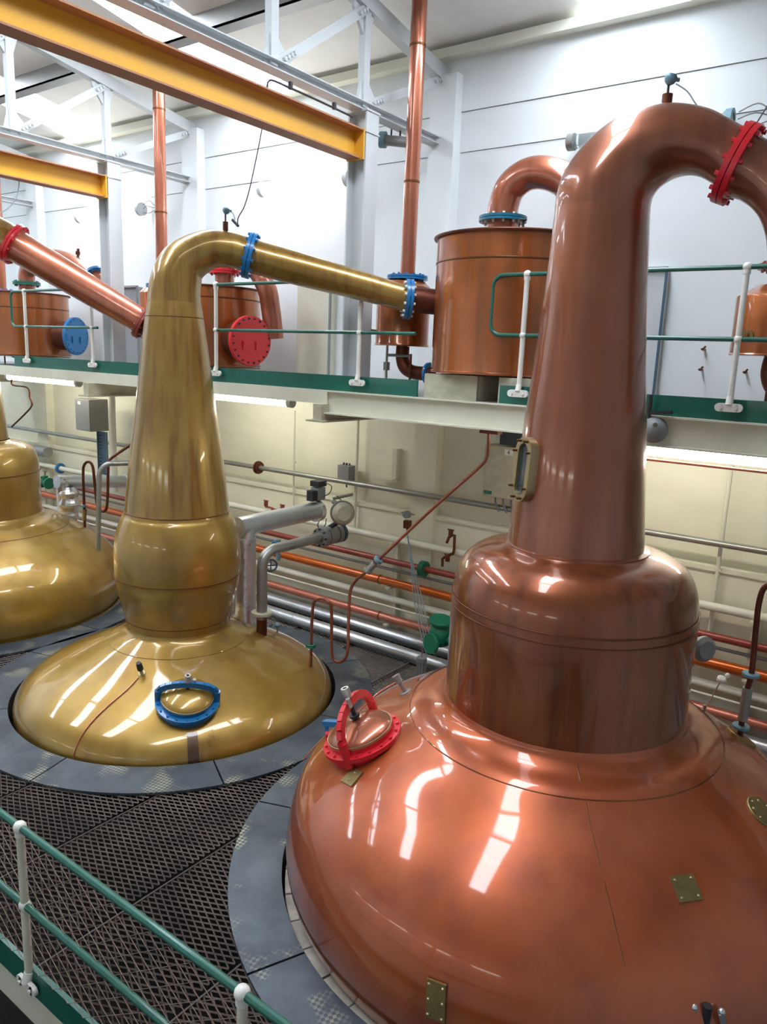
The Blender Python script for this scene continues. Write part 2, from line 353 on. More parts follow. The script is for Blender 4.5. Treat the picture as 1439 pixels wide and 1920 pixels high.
def flange(parent, c, ax, r, r0, colr, n=12, th=.035, twin=True, name='flange', pale=False):
    ax = V(ax).normalized(); c = V(c)
    f = MB()
    f.ring(c - ax * th, ax, r0 * .9, r, th * .92, 40)
    f.ring(c + ax * .003, ax, r0 * .9, r, th * .92, 40)
    o = f.build(name, colr, parent)
    bb = MB(); bb.bolts(c, ax, (r + r0) / 2 + .003, n, .013, th * 2 + .045)
    bb.build('bolts', 'white_knob' if pale else colr, o, kind='stuff')
    return o
def swan(root, C, phi, pts, radii, m, fl_idx, flr, flcol, arm_m, name='swan_neck'):
    P3 = plane_pts(C, phi, pts)
    pr = cr([tuple(p) + (r,) for p, r in zip(P3, radii)], 5)
    k = fl_idx * 5
    MB().tube([V(p[:3]) for p in pr[:k + 1]], [p[3] for p in pr[:k + 1]], 40, cap=False).build(name, m, root)
    MB().tube([V(p[:3]) for p in pr[k:]], [p[3] for p in pr[k:]], 36).build('lyne_arm', arm_m, root)
    ax = V(pr[k + 1][:3]) - V(pr[k - 1][:3])
    flange(root, pr[k][:3], ax, flr, pr[k][3], flcol, 12)
    return pr
def rings(root, C, lst, m='seam_copper', h=.0035, e=.002):
    for r, z in lst:
        MB().lathe([(r - .003, -h * 1.5), (r + e, -h), (r + e, h), (r - .003, h * 1.5)], (C[0], C[1], z), 96).build('seam_band', m, root)
def hatch(root, C, prof, r, ang, R, colr, lidm, yoke_ang, tall=.16):
    p, n, dn = on_body(C, prof, r, ang)
    n = (n * .8 + V((0, 0, 1)) * .35).normalized()
    t1 = (dn - n * dn.dot(n)).normalized(); t2 = n.cross(t1)
    f = MB(); f.lathe([(R * .8, -.12), (R * 1.05, -.12), (R * 1.05, .02), (R * 1.18, .02), (R * 1.18, .05), (R * .98, .055), (R * .98, .1), (R * .86, .1), (R * .86, -.1)], p, 48, axis=n); fr = f.build('hatch_frame', colr, root)
    bb = MB(); bb.bolts(p + n * .052, n, R * 1.09, 18, .011, .025); bb.build('bolts', colr, fr, kind='stuff')
    MB().lathe(cr([(R * .95, .095), (R * .95, .108), (R * .8, .137), (R * .5, .17), (R * .2, .185), (.002, .188)], 4), p, 48, axis=n).build('hatch_lid', lidm, root)
    MB().ring(p + n * .088, n, R * .9, R * .985, .016).build('lid_rim', 'pale_brass', root)
    a = math.radians(yoke_ang); e = t1 * math.cos(a) + t2 * math.sin(a)
    arc = [p + e * (R * 1.08 * math.cos(PI * k / 12)) + n * (.1 + (tall + .06) * math.sin(PI * k / 12) ** .7) for k in range(13)]
    y = MB()
    for u, v_ in zip(arc, arc[1:]): y.bar(u, v_, .06, .035, side=n.cross(e))
    yk = y.build('hatch_yoke', colr, root)
    for s_ in (-1, 1):
        q = p + e * (R * 1.08 * s_); MB().cyl(q - n * .02, q + n * .16, .03, 12).build('yoke_post', colr, root)
    top = p + n * (.1 + tall + .06)
    MB().cyl(top - n * .13, top + n * .1, .016, 12).cyl(top - n * .12, top - n * .1, .035, 12).build('clamp_screw', 'dark_iron', root)
    MB().lathe([(.014, 0), (.03, .0), (.032, .06), (.028, .07), (.014, .07), (.014, .02)], top + n * .04, 14, axis=n).build('screw_socket', 'bolt_steel', root)
    q = top + t2 * .06 + n * .02
    MB().cyl(q - n * .03, q + n * .035, .016, 10).bar(top, q, .02, .02).build('relief_valve', 'bolt_steel', root)
    return p, n, t1, t2
def plate(root, C, prof, r, ang, w_, h_, rot, riv, oval=False):
    p, n, dn = on_body(C, prof, r, ang); t2 = n.cross(dn); a = math.radians(rot)
    ex = dn * math.cos(a) + t2 * math.sin(a); ey = n.cross(ex)
    if oval: o = MB().disc(p - n * .012, n, h_ / 2, .022, 24).build('brass_plate', 'brass', root)
    else: o = MB().box(p + n * .003, (w_, h_, .014), Matrix((ex, ey, n)).transposed()).build('brass_plate', 'brass', root)
    b = MB()
    for u, v_ in riv: b.ball(p + ex * u + ey * v_ + n * .011, .0095, 10, .6)
    b.build('rivets', 'pale_brass', o, kind='stuff')
def probe(root, p, n, h=.14, head='blue_grey', cable=None, cap=True):
    p = V(p); n = V(n).normalized()
    o = MB().cyl(p - n * .02, p + n * .05, .018, 12).cyl(p + n * .05, p + n * h, .008, 8).build('probe_stem', 'dark_iron', root)
    side = V((.8, .6, 0))
    q = p + n * h
    MB().lathe([(.012, 0), (.03, .015), (.036, .03), (.036, .045), (.03, .055), (.002, .065)], q, 16, axis=(n + V((.2, .15, 0)))).cyl(q + n * .03, q + n * .03 + side * .06, .012, 8).build('probe_head', head, root)
    if cable: MB().tube(cr(cable, 6), .004, 6).build('cable', 'cable_grey', root)

# ---- nearest copper still
C3 = STILLS[2]
s3 = thing('pot_still', (C3[0], C3[1], FZ), 'large reddish copper pot still nearest the camera with red hatch and red neck flange', 'still', 'pot stills')
MB().lathe(BODY3, (C3[0], C3[1], 0), 160).build('body', 'copper_body', s3)
MB().lathe(DRUM3, (C3[0], C3[1], 0), 128).build('drum', 'copper_drum', s3)
MB().lathe([(.43, -1.185), (.478, -1.195), (.478, -1.225), (.5, -1.235)], (C3[0], C3[1], 0), 96).build('neck_collar', 'copper_neck', s3)
nk = MB().lathe([(r * (.965 if z < -.5 else .99), z) for r, z in NECK3], (C3[0], C3[1], 0), 96)
def lean(v): k = -(.012 + .011 * (v[2] + 1.2)); return (v[0] + .93 * k, v[1] + .37 * k, v[2])
nk.v = [lean(v) for v in nk.v]; nk.build('neck', 'copper_neck', s3)
def ribbed(C, phi, outer, inner, seg=44, n=6):
    a = math.radians(phi); e = V((math.cos(a), math.sin(a), 0)); bn = V((-math.sin(a), math.cos(a), 0)); o_ = cr(outer, n); i_ = cr(inner, n); m_ = MB(); cs = []
    for (so, zo), (si, zi) in zip(o_, i_):
        po = V((C[0], C[1], zo)) + e * so; pi_ = V((C[0], C[1], zi)) + e * si; c = (po + pi_) / 2; u_ = (po - pi_) / 2; r = u_.length; cs.append((c, r, u_))
        m_.v += [tuple(c + u_ * math.cos(2 * PI * k / seg) + bn * (r * math.sin(2 * PI * k / seg))) for k in range(seg)]
    for j in range(len(cs) - 1): m_.f += [(j * seg + k, j * seg + (k + 1) % seg, (j + 1) * seg + (k + 1) % seg, (j + 1) * seg + k) for k in range(seg)]
    return m_, cs
b_, cs = ribbed(C3, 8, [(-.326, .93), (-.322, 1.05), (-.285, 1.18), (-.19, 1.315), (-.05, 1.435), (.12, 1.51), (.31, 1.525), (.51, 1.48), (.65, 1.405), (.775, 1.325)],
                [(.254, .93), (.254, .985), (.265, 1.03), (.30, 1.075), (.36, 1.11), (.43, 1.125), (.50, 1.115), (.56, 1.085), (.605, 1.05), (.645, 1.0)]); b_.build('swan_neck', 'copper_neck', s3)
sw3 = [tuple(c_[0]) for c_ in cs]
b_, cs2 = ribbed(C3, 8, [(.775, 1.325), (.9, 1.25), (1.05, 1.14), (1.17, .98), (1.22, .8), (1.235, .65), (1.25, .5), (1.3, .3), (1.36, .1), (1.42, -.1)],
                 [(.645, 1.0), (.76, .96), (.85, .88), (.905, .77), (.93, .66), (.955, .56), (1.0, .43), (1.07, .22), (1.14, .03), (1.2, -.16)]); b_.build('lyne_arm', 'copper_neck', s3)
flange(s3, cs[-1][0], V((math.cos(math.radians(8)), math.sin(math.radians(8)), -.42)), .225, .175, 'red_paint', 14)
flange(s3, cs2[-1][0], cs2[-1][0] - cs2[-3][0], .17, .12, 'red_paint', 10)
MB().tube([cs2[30][0] - V((0, 0, .012)), cs2[30][0] + V((0, 0, .012))], cs2[30][1] + .006, 36).build('joint_band', 'arm_copper', s3)
rings(s3, C3, [(.828, -1.63), (.828, -1.57)]); rings(s3, C3, [(1.079, -2.446), (1.76, -2.932)], 'copper_drum')  # body seams in darker copper, the inner also drawing its crease's soft shadow
MB().tube([on_body(C3, BODY3, r_, -59 + (r_ - 1.08) * 6)[0] - V((0, 0, .002)) for r_ in (.86, .95, 1.08, 1.2, 1.35, 1.5, 1.62, 1.7, 1.76)], .0045, 6).build('seam_band', 'copper_drum', s3)
hatch(s3, C3, BODY3, 1.4, -137.7, .24, 'red_paint', 'arm_copper', 62, .16)
p = P(622, 1356, Y=4.02); MB().bar(p - V((.07, 0, .02)), p + V((.07, 0, .02)), .05, .04).bar(p - V((.05, 0, .01)), p - V((.03, .02, .07)), .03, .03).build('hatch_latch', 'blue_paint', s3)
p = P(617, 1386, Y=3.95); MB().bar(p + V((0, 0, .05)), p - V((0, 0, .12)), .05, .05).build('latch_lug', 'red_paint', s3)
plate(s3, C3, BODY3, 1.53, -126, .12, .13, 20, [(-.03, 0), (.03, 0)])
plate(s3, C3, BODY3, 1.5, -39.8, .13, .14, 0, [(-.045, -.05), (.045, -.05), (-.045, .05), (.045, .05)])
plate(s3, C3, BODY3, 1.918, -83.5, .20, .11, 5, [(-.08, -.04), (.0, -.04), (.08, -.04), (-.08, .04), (0, .04), (.08, .04)])
plate(s3, C3, BODY3, 1.36, -3.1, .16, .22, 0, [(-.08, 0), (.08, 0), (0, -.08), (0, .08), (-.056, -.056), (.056, .056), (-.056, .056), (.056, -.056)], oval=True)
p, n, dn = on_body(C3, BODY3, 1.16, -163); MB().disc(p - n * .005, n, .05, .014, 20).build('nozzle_base', 'galvanised', s3)
MB().cyl(p, p + n * .1, .016, 12).cyl(p + n * .09, p + n * .14, .028, 10).cyl(p + n * .13, p + n * .15, .032, 12).build('drain_valve', 'grey_metal', s3)
pts = [p + n * .1]
for r_, a_ in ((1.3, -158), (1.5, -155), (1.7, -153), (1.85, -152)):
    q, n_, _ = on_body(C3, BODY3, r_, a_); pts.append(q + n_ * (.1 if r_ < 1.4 else .03))
MB().tube(cr(pts, 5), .006, 6).build('capillary_tube', 'pink_copper', s3)
# oval sight glass on the neck, facing the camera's left
a = math.radians(-123); zc = -.70; rr = .435
e = V((math.cos(a), math.sin(a), .05)).normalized(); t = V((-math.sin(a), math.cos(a), 0)); u = e.cross(t).normalized()
def stadium(hw, hh, k=10): return [(hw * math.cos(PI * i / k), hh + hw * math.sin(PI * i / k)) for i in range(k + 1)] + [(-hw * math.cos(PI * i / k), -hh - hw * math.sin(PI * i / k)) for i in range(k + 1)]
c0 = V((C3[0], C3[1], zc)) + e * (rr - .03)
def stad_mesh(hw, hh, d0, d1, inner=None):
    m_ = MB(); o_ = stadium(hw, hh); N = len(o_); W = lambda q, d: c0 + t * q[0] + u * q[1] + e * d
    if inner:
        i_ = stadium(*inner); vs = [W(q, d0) for q in o_] + [W(q, d1) for q in o_] + [W(q, d1) for q in i_] + [W(q, d0) for q in i_]
        fs = []
        for j in range(3):
            for k in range(N): fs.append((j * N + k, j * N + (k + 1) % N, (j + 1) * N + (k + 1) % N, (j + 1) * N + k))
        return m_.add(vs, fs)
    return m_.add([W(q, d0) for q in o_] + [W(q, d1) for q in o_], [tuple(range(N, 2 * N))] + [(k, (k + 1) % N, N + (k + 1) % N, N + k) for k in range(N)])
sg = stad_mesh(.095, .115, -.02, .075, (.055, .115)).build('sight_glass_frame', 'pale_brass', s3)
stad_mesh(.056, .115, 0, .055).build('glass_pane', 'porthole_dark', sg)
bb = MB()
for q in stadium(.078, .115, 3): pp = c0 + t * q[0] + u * q[1]; bb.cyl(pp + e * .07, pp + e * .105, .008, 6)
bb.build('studs', 'seam_copper', sg, kind='stuff')
# vapour probe on the bend
q = V(sw3[26][:3]) + V((0, 0, .2)); q = P(1250, 201, Y=q.y)
probe(s3, q, (0, 0, 1), .12, cable=[tuple(P(1268, 157, Y=q.y)), tuple(P(1290, 172, Y=q.y)), tuple(P(1310, 200, Y=q.y)), tuple(P(1340, 217, Y=q.y)), tuple(P(1370, 228, Y=q.y + .05)), tuple(P(1375, 245, Y=q.y + .15))])
MB().cyl(q - V((0, 0, .02)), q + V((0, 0, .07)), .03, 14).build('probe_socket', 'dark_copper', s3)
MB().tube([P(1396, 262, Y=4.85), P(1420, 230, Y=4.9), P(1470, 150, Y=5.0), P(1560, 0, Y=5.2)], .004, 6).build('stay_wire', 'cable_dark', s3)
# rear fittings right of the drum
g = P(1303, 1203, Y=5.75)
MB().disc(g - V((-.06, .1, 0)), (.75, -.6, .1), .095, .09, 28, .03).cyl(g - V((.02, .02, .12)), g - V((.06, .02, .32)), .018, 10).build('float_actuator', 'grey_metal', s3)
q = P(1320, 1335, Y=5.95); hd = P(1352, 1277, Y=5.95)
MB().cyl(q, q + V((0, 0, .06)), .012, 8).cyl(q, hd, .005, 6).build('probe_stem', 'galvanised', s3); MB().disc(hd, (.3, -.3, .9), .035, .04, 16, .01).ball(hd + V((.04, .02, .05)), .02).build('probe_head', 'white_knob', s3)
q, n, dn = on_body(C3, BODY3, 1.33, 38)
MB().disc(q - n * .01, n, .11, .03, 24).build('riser_base', 'brass', s3)
y5 = q.y
rz_ = [q, P(1390, 1365, Y=y5), P(1400, 1300, Y=y5), P(1410, 1262, Y=y5), P(1418, 1180, Y=y5), P(1424, 1130, Y=y5), P(1434, 1102, Y=y5), P(1452, 1100, Y=y5), P(1470, 1130, Y=y5), P(1465, 1290, Y=y5)]
MB().tube(cr([tuple(v_) for v_ in rz_], 5), .02, 12).build('riser_pipe', 'dark_copper', s3)
for px, py in ((1390, 1362), (1409, 1265)):
    c_ = P(px, py, Y=y5); MB().disc(c_ - V((0, 0, .012)), (0, 0, 1), .06, .025, 20).build('riser_flange', 'blue_grey', s3)
MB().cyl(P(1393, 1350, Y=y5), P(1403, 1290, Y=y5), .034, 12).build('riser_valve', 'grey_metal', s3)
# clamp at the front foot of the still
q = P(1325, 1893, Z=-3.0); q = on_body(C3, BODY3, 1.9, -47)[0]; q = P(1325, 1905, Z=-3.12)
cl = MB().cyl(q - V((0, 0, .3)), q + V((0, 0, .06)), .022, 12); cl.build('foot_clamp_bar', 'black_plastic', s3)
for dx in (-.055, .06):
    MB().bar(q + V((dx, dx * .5, .03)), q + V((dx * 2, dx, -.2)), .03, .03).ball(q + V((dx, dx * .5, .04)), .018).build('clamp_jaw', 'foil', s3)

# ---- middle gold still
C2 = STILLS[1]
s2 = thing('pot_still', (C2[0], C2[1], FZ), 'olive gold pot still in the middle with a ball-shaped neck, blue hatch and blue flanges', 'still', 'pot stills')
MB().lathe(BODY2, (C2[0], C2[1], 0), 144).build('body', 'gold_body', s2)
MB().lathe(BULB2, (C2[0], C2[1], 0), 112).build('boil_ball', 'gold_body', s2)
MB().lathe(NECK2, (C2[0], C2[1], 0), 96).build('neck', 'gold_neck', s2)
sw2 = swan(s2, C2, 42, [(0, .45), (.005, .56), (.035, .7), (.1, .82), (.22, .91), (.38, .975), (.56, .975), (.74, .93), (1.2, .83), (1.75, .715), (2.34, .585)],
            [.26, .252, .24, .222, .2, .182, .17, .165, .16, .145, .128], 'gold_neck', 7, .225, 'blue_paint', 'gold_neck')
rings(s2, C2, [(.654, -2.33), (.537, -1.655), (.556, -2.8)]); rings(s2, C2, [(.285, .3)]); rings(s2, C2, [(.735, -3.03)], 'gold_body')
e2 = V((math.cos(math.radians(42)), math.sin(math.radians(42)), -.05)).normalized(); endp = V(sw2[-1][:3])
flange(s2, endp, e2, .2, .13, 'blue_paint', 12, pale=True)
MB().cyl(endp + e2 * .04, endp + e2 * .3, .128, 28).build('arm_spigot', 'dark_copper', s2)
hp, hn, h1, h2 = hatch(s2, C2, BODY2, 1.24, -35.5, .25, 'blue_paint', 'gold_body', 80, .08)
# brown mark below the hatch
def sector(prof, C, r0, r1, a0, a1, off=.003, seg=8):
    pr = [(r + off, z + off) for r, z in prof if r >= r0]; pr = [p_ for i, p_ in enumerate(pr) if i < 2 or p_[1] > r1]
    return MB().lathe(pr, (C[0], C[1], 0), seg, math.radians(a0), math.radians(a1))
sector(BODY2, C2, 1.5, -3.86, -36.5, -33).build('weld_mark', 'patch_brown', s2)
sector(BODY2, C2, 1.5, -3.86, -33, -27.5, .002).build('weld_mark', 'gold_neck', s2)
p, n, dn = on_body(C2, BODY2, .9, -62)
MB().disc(p - n * .005, n, .04, .012, 20).cyl(p, p + n * .07, .016, 12).build('nozzle_base', 'pale_brass', s2)
MB().cyl(p + n * .06, p + n * .13, .03, 12).cyl(p + n * .13, p + n * .15, .024, 12).build('vacuum_valve', 'dark_iron', s2)
pts = []
for r_, a_ in ((.95, -62.5), (1.1, -65), (1.3, -69), (1.45, -71), (1.58, -72), (1.66, -72.5)):
    q, n_, _ = on_body(C2, BODY2, r_, a_); pts.append(q + n_ * .008)
MB().tube(cr([tuple(a_) for a_ in pts], 5) + [tuple(pts[-1] - V((0, 0, .15)))], .006, 6).build('capillary_tube', 'pink_copper', s2)
q = P(423, 430, Y=V(sw2[27][:3]).y); MB().cyl(q - V((0, 0, .04)), q + V((0, 0, .07)), .026, 14).build('probe_socket', 'dark_copper', s2)
probe(s2, q + V((0, 0, .02)), (0, 0, 1), .12, cable=[tuple(P(x, y, Y=q.y)) for x, y in ((430, 397), (437, 400), (441, 412))])
MB().bar(P(436, 412, Y=q.y), P(447, 424, Y=q.y), .02, .02).build('cable_connector', 'black_plastic', s2)
MB().tube(cr([tuple(P(x, y, Y=q.y)) for x, y in ((446, 421), (447, 408), (458, 388), (468, 355), (480, 300), (490, 250), (494, 222))], 5), .005, 6).build('hanging_cable', 'cable_dark', s2)
q, n, dn = on_body(C2, BODY2, 1.25, 72); q = P(520, 1187, Y=6.1)
MB().cyl(q - V((0, 0, .05)), q + V((0, 0, .09)), .012, 10).build('probe_stem', 'galvanised', s2)
MB().disc(q + V((0, 0, .08)), (.2, -.2, 1), .035, .045, 16, .01).cyl(q + V((0, 0, .1)), q + V((.05, 0, .1)), .014, 8).build('probe_head', 'blue_grey', s2)
MB().tube(cr([tuple(P(x, y, Y=6.05)) for x, y in ((518, 1163), (500, 1157), (480, 1165), (465, 1168), (445, 1163), (434, 1150))], 5), .005, 6).build('cable', 'cable_grey', s2)

# ---- leftmost gold still
C1 = STILLS[0]
s1 = thing('pot_still', (C1[0], C1[1], FZ), 'gold pot still cut by the left edge, with red flange and sloping copper arm', 'still', 'pot stills')
MB().lathe(BODY3, (C1[0], C1[1], 0), 128).build('body', 'gold_body', s1)
MB().lathe([(r * 1.03, z - .13) for r, z in DRUM3], (C1[0], C1[1], 0), 96).build('drum', 'gold_body', s1)
MB().lathe([(r, z - .12) for r, z in NECK3], (C1[0], C1[1], 0), 80).build('neck', 'gold_neck', s1)
sw1 = swan(s1, C1, 42, [(0, .83), (0, .95), (.01, 1.1), (.06, 1.27), (.18, 1.39), (.34, 1.42), (.53, 1.36), (.72, 1.25), (1.2, .975), (1.75, .665), (2.34, .33)],
            [.29, .28, .265, .25, .235, .225, .22, .215, .205, .19, .17], 'gold_neck', 7, .275, 'red_paint', 'arm_copper')
rings(s1, C1, [(.855, -1.76), (1.20, -2.53)])
e1 = (V(sw1[-1][:3]) - V(sw1[-3][:3])).normalized(); flange(s1, V(sw1[-1][:3]), e1, .235, .17, 'red_oxide', 12)
MB().cyl(V(sw1[-1][:3]), V(sw1[-1][:3]) + e1 * .3, .14, 24).build('arm_spigot', 'dark_copper', s1)
q = P(183, 1048, Y=6.0); zt = P(188, 885, Y=6.0)
MB().disc(q - V((0, 0, .02)), (0, 0, 1), .09, .03, 24).build('riser_base', 'blue_grey', s1)
MB().tube(cr([tuple(q), tuple(P(185, 960, Y=6.0)), tuple(P(186, 900, Y=6.0)), tuple(P(189, 882, Y=6.02)), tuple(P(203, 870, Y=6.1)), tuple(P(222, 869, Y=6.25)), tuple(P(300, 866, Y=6.8))], 5), .036, 14).build('riser_pipe', 'galvanised', s1)

# ------------------------------------------------------------------ spirit tanks on the gallery
GZ = -.38
def tank(x, y, r, z0, z1, disc_ang, disc_col, lab, seamz):
    t = thing('copper_tank', (x, y, z0), lab, 'tank', 'copper tanks on the gallery')
    MB().lathe([(.01, z0), (r + .01, z0), (r + .012, z0 + .02), (r, z0 + .025), (r, z1)], (x, y, 0), 72).build('shell', 'tank_copper', t)
    MB().lathe([(r, z1 - .005), (r + .03, z1 - .005), (r + .035, z1 + .01), (r + .03, z1 + .02), (r * .6, z1 + .035), (.01, z1 + .04)], (x, y, 0), 72).build('lid', 'dark_copper', t)
    MB().lathe([(r, seamz - .01), (r + .005, seamz - .005), (r + .005, seamz + .005), (r, seamz + .01)], (x, y, 0), 72).build('seam_band', 'seam_copper', t)
    if disc_col:
        a = math.radians(disc_ang); e = V((math.cos(a), math.sin(a), 0)); c = V((x, y, (z0 + .34))) + e * (r - .05)
        c2 = e * .12; MB().cyl(c, c + e * .29, .235, 36).build('manway_neck', 'dark_copper', t)
        d = MB().disc(c + e * .29, e, .31, .06, 44).build('manway_cover', disc_col, t)
        bb = MB().bolts(c + e * .35, e, .275, 20, .013, .03); bb.build('bolts', 'dark_iron' if disc_col == 'tank_red' else disc_col, d, kind='stuff')
        s_ = V((-math.sin(a), math.cos(a), 0)); hb = MB()
        for k in (-1, 1): hb.box(c + e * .36 + s_ * k * .1 - V((0, 0, .06)), (.02, .07, .11), Matrix((e, s_, V((0, 0, 1)))).transposed())
        hb.build('cover_lugs', disc_col, d)
    return t
t3 = tank(-3.65, 7.0, .74, -.13, 1.15, -8, None, 'tall copper tank between the middle and nearest stills, blue flange on its lid', .92)
t2 = tank(-8.15, 7.0, .70, -.21, .78, -8, 'tank_red', 'copper tank with a round red bolted manway behind the middle still', .65)
t1 = tank(-12.75, 7.0, .68, -.21, .78, 22, 'blue_paint', 'copper tank with a round blue bolted manway at the left', .55)
def top_pipe(t, z1, pts, r, flc, y, side=None):
    pr = cr([tuple(p_) for p_ in pts], 6); MB().tube(pr, r, 24).build('vapour_pipe', 'arm_copper', t)
    flange(t, V(pts[0]) + V((0, 0, .2)), (0, 0, 1), r + .085, r, flc, 12, .025, pale=(flc == 'teal_paint'))
x = P(943, 418, Y=7.0).x
top_pipe(t3, 1.24, [(x, 7, 1.17), (x, 7, 1.36), (x - .0, 7, 1.5), (x + .06, 7, 1.66), (x + .22, 7, 1.76), (x + .42, 7, 1.76), (x + .62, 7.02, 1.67), (x + .74, 7.05, 1.5), (x + .78, 7.1, 1.35), (x + .78, 7.1, 1.2)], .15, 'teal_paint', 7)
MB().cyl((-3.35, 6.6, 1.17), (-3.35, 6.6, 1.27), .012, 8).disc((-3.35, 6.6, 1.27), (0, 0, 1), .035, .01, 12).build('vent_tap', 'dark_iron', t3)
top_pipe(t2, .88, [(-7.75, 6.95, .79), (-7.75, 6.95, 1.0), (-7.72, 6.95, 1.12), (-7.6, 6.98, 1.22), (-7.42, 7.02, 1.18), tuple(P(498, 535, Y=7.1)), tuple(P(508, 580, Y=7.2)), tuple(P(514, 635, Y=7.25))], .125, 'red_paint', 7)
x0_ = P(50, 532, Y=7.0)
top_pipe(t1, .78, [(x0_.x, 7, .76), (x0_.x, 7, .9)] + [tuple(P(a, b, Y=7.0)) for a, b in ((52, 508), (72, 487), (102, 483), (132, 491), (158, 505), (180, 524), (190, 545))], .13, 'green_paint', 7)
q = P(176, 519, Y=7.0); flange(t1, q, (1, 0, -.85), .19, .13, 'blue_paint', 10, .02)
q = P(146, 484, Y=7.0); MB().cyl(q, q + V((.02, 0, .14)), .02, 8).cyl(q + V((0, 0, .05)), q + V((.01, 0, .1)), .035, 8).build('vent_tap', 'dark_copper', t1)
for xa, xb, nm in ((-4.2, -3.6, 'left'), (-3.37, -2.9, 'right')):
    st = thing('tank_support', ((xa + xb) / 2, 6.9, GZ), 'cream steel plinth under the %s side of the tall copper tank' % nm, 'support')
    MB().rng((xa, 6.38, GZ), (xb, 6.42, -.145)).build('front_plate', 'dirty_cream', st); MB().rng((xa, 6.42, GZ), (xa + .03, 7.5, -.145)).build('side_plate', 'cream_paint', st)
    MB().rng((xb - .03, 6.42, GZ), (xb, 7.5, -.145)).build('side_plate', 'cream_paint', st); MB().rng((xa, 6.42, -.17), (xb, 7.5, -.145)).build('top_plate', 'cream_paint', st)
for x_ in (-8.15, -12.75):
    MB().rng((x_ - .55, 6.55, GZ + .14), (x_ + .55, 7.45, -.22)).build('tank_support', 'dirty_cream', label='low cream plinth under the copper tank with the %s manway' % ('red' if x_ > -9 else 'blue'), cat='support')
# small condensers with rising vapour pipes
def condenser(x, lab, lab2):
    y = 6.95; r = .29
    t = thing('condenser', (x, y, .12), lab, 'condenser', 'small copper condensers')
    MB().lathe([(.01, .12), (r, .12), (r + .012, .13), (r, .15), (r, .74), (r - .06, .8), (.12, .82)], (x, y, 0), 48).build('shell', 'tank_copper', t)
    c = V((x + .04, y, .84)); flange(t, c, (0, 0, 1), .22, .1, 'blue_paint', 12, .022)
    MB().tube(cr([(x + .02, y, .12), (x + .02, y, .0), (x + .06, y, -.1), (x + .18, y, -.155), (x + .42, y, -.16)], 5), .075, 16).build('outlet_elbow', 'dark_copper', t)
    MB().disc((x + .36, y, -.16), (1, 0, 0), .12, .03, 20).build('outlet_flange', 'blue_paint', t)
    MB().cyl((x - .12, y - .1, .12), (x - .12, y - .1, -.38), .014, 8).box((x - .12, y - .1, -.1), (.05, .05, .09)).cyl((x - .12, y - .1, .02), (x + .2, y - .1, .02), .016, 8).build('drain_valve', 'galvanised', t)
    MB().cyl((x + .2, y - .1, .04), (x + .2, y - .1, -.38), .013, 8).build('drain_pipe', 'dark_copper', t)
    MB().cyl((x - .16, y - r + .02, .27), (x - .16, y - r - .05, .27), .016, 8).bar((x - .21, y - r - .045, .27), (x - .11, y - r - .045, .27), .012, .012).build('test_tap', 'brass', t)
    v_ = thing('vapour_stack', (x + .04, y, .87), lab2, 'pipe', 'tall copper pipes rising to the roof')
    MB().cyl((x + .04, y, .865), (x + .04, y, 3.72), .08, 24).build('stack_pipe', 'arm_copper', v_)
    for z in (1.8, 3.1): MB().ring((x + .04, y, z), (0, 0, 1), .08, .0855, .02, 24).build('joint_band', 'seam_copper', v_)
condenser(-4.9, 'small copper condenser left of the tall tank behind the blue flange', 'tall copper pipe rising to the roof left of the nearest still')
condenser(-9.07, 'small copper condenser hidden behind the neck of the middle still', 'tall copper pipe rising behind the bend of the middle still')
condenser(-13.45, 'small copper condenser at the far left behind the red flange', 'tall copper pipe rising at the left edge of the view')
# purifier pot at the right edge
x, y = -1.27, 7.2
t = thing('purifier', (x, y, .13), 'small copper purifier pot with cone top behind the right gallery post', 'tank')
MB().lathe([(.01, .13), (.3, .13), (.31, .14), (.3, .15), (.3, .6), (.295, .62), (.15, .71), (.1, .72)], (x, y, 0), 48).build('shell', 'tank_copper', t)
MB().cyl((x, y, .7), (x, y, .86), .075, 20).build('top_spigot', 'brass', t); flange(t, (x, y, .86), (0, 0, 1), .17, .08, 'red_oxide', 10, .02)
MB().tube(cr([(x, y, .87), (x + .05, y, 1.0), (x + .2, y, 1.1), (x + .5, y, 1.12)], 5), .08, 16).build('inlet_pipe', 'arm_copper', t)
MB().ring((x - .12, y - .29, .29), (0, -1, 0), .02, .045, .015, 16).build('drain_wheel', 'brass', t)
MB().tube(cr([(x + .06, y, .13), (x + .05, y, -.02), (x + .12, y, -.14), (x + .3, y, -.17), (x + .5, y, -.17)], 5), .085, 18).build('outlet_elbow', 'dark_copper', t)
MB().cyl((x + .05, y - .02, -.08), (x + .05, y - .02, -.38), .025, 10).build('drain_pipe', 'dark_copper', t)

# ------------------------------------------------------------------ gallery
gal = thing('gallery', (-7, 7, -.62), 'long raised gallery walkway with green kick plates and cream edge beam', 'walkway')
MB().rng((-15, 6.36, GZ - .03), (4.6, 7.8, GZ)).build('deck', 'grey_metal', gal)
MB().rng((-11.95, 6.3, -.53), (-5.4, 6.36, GZ)).build('edge_beam', 'cream_paint', gal)
MB().rng((-15, 6.3, -.53), (-11.95, 6.36, GZ)).build('edge_beam', 'cream_paint', gal)
eb = MB(); eb.rng((-5.4, 6.33, -.62), (4.6, 6.36, GZ)); eb.rng((-5.4, 6.24, -.63), (4.6, 6.42, -.615)); eb.rng((-5.4, 6.27, GZ - .015), (4.6, 6.4, GZ)); eb.build('edge_girder', 'cream_paint', gal)
for xa, xb in ((-11.95, -8.7), (-8.68, -4.25), (-3.33, 4.6)): MB().rng((xa, 6.33, GZ), (xb, 6.35, -.215)).build('kick_plate', 'kick_green', gal)
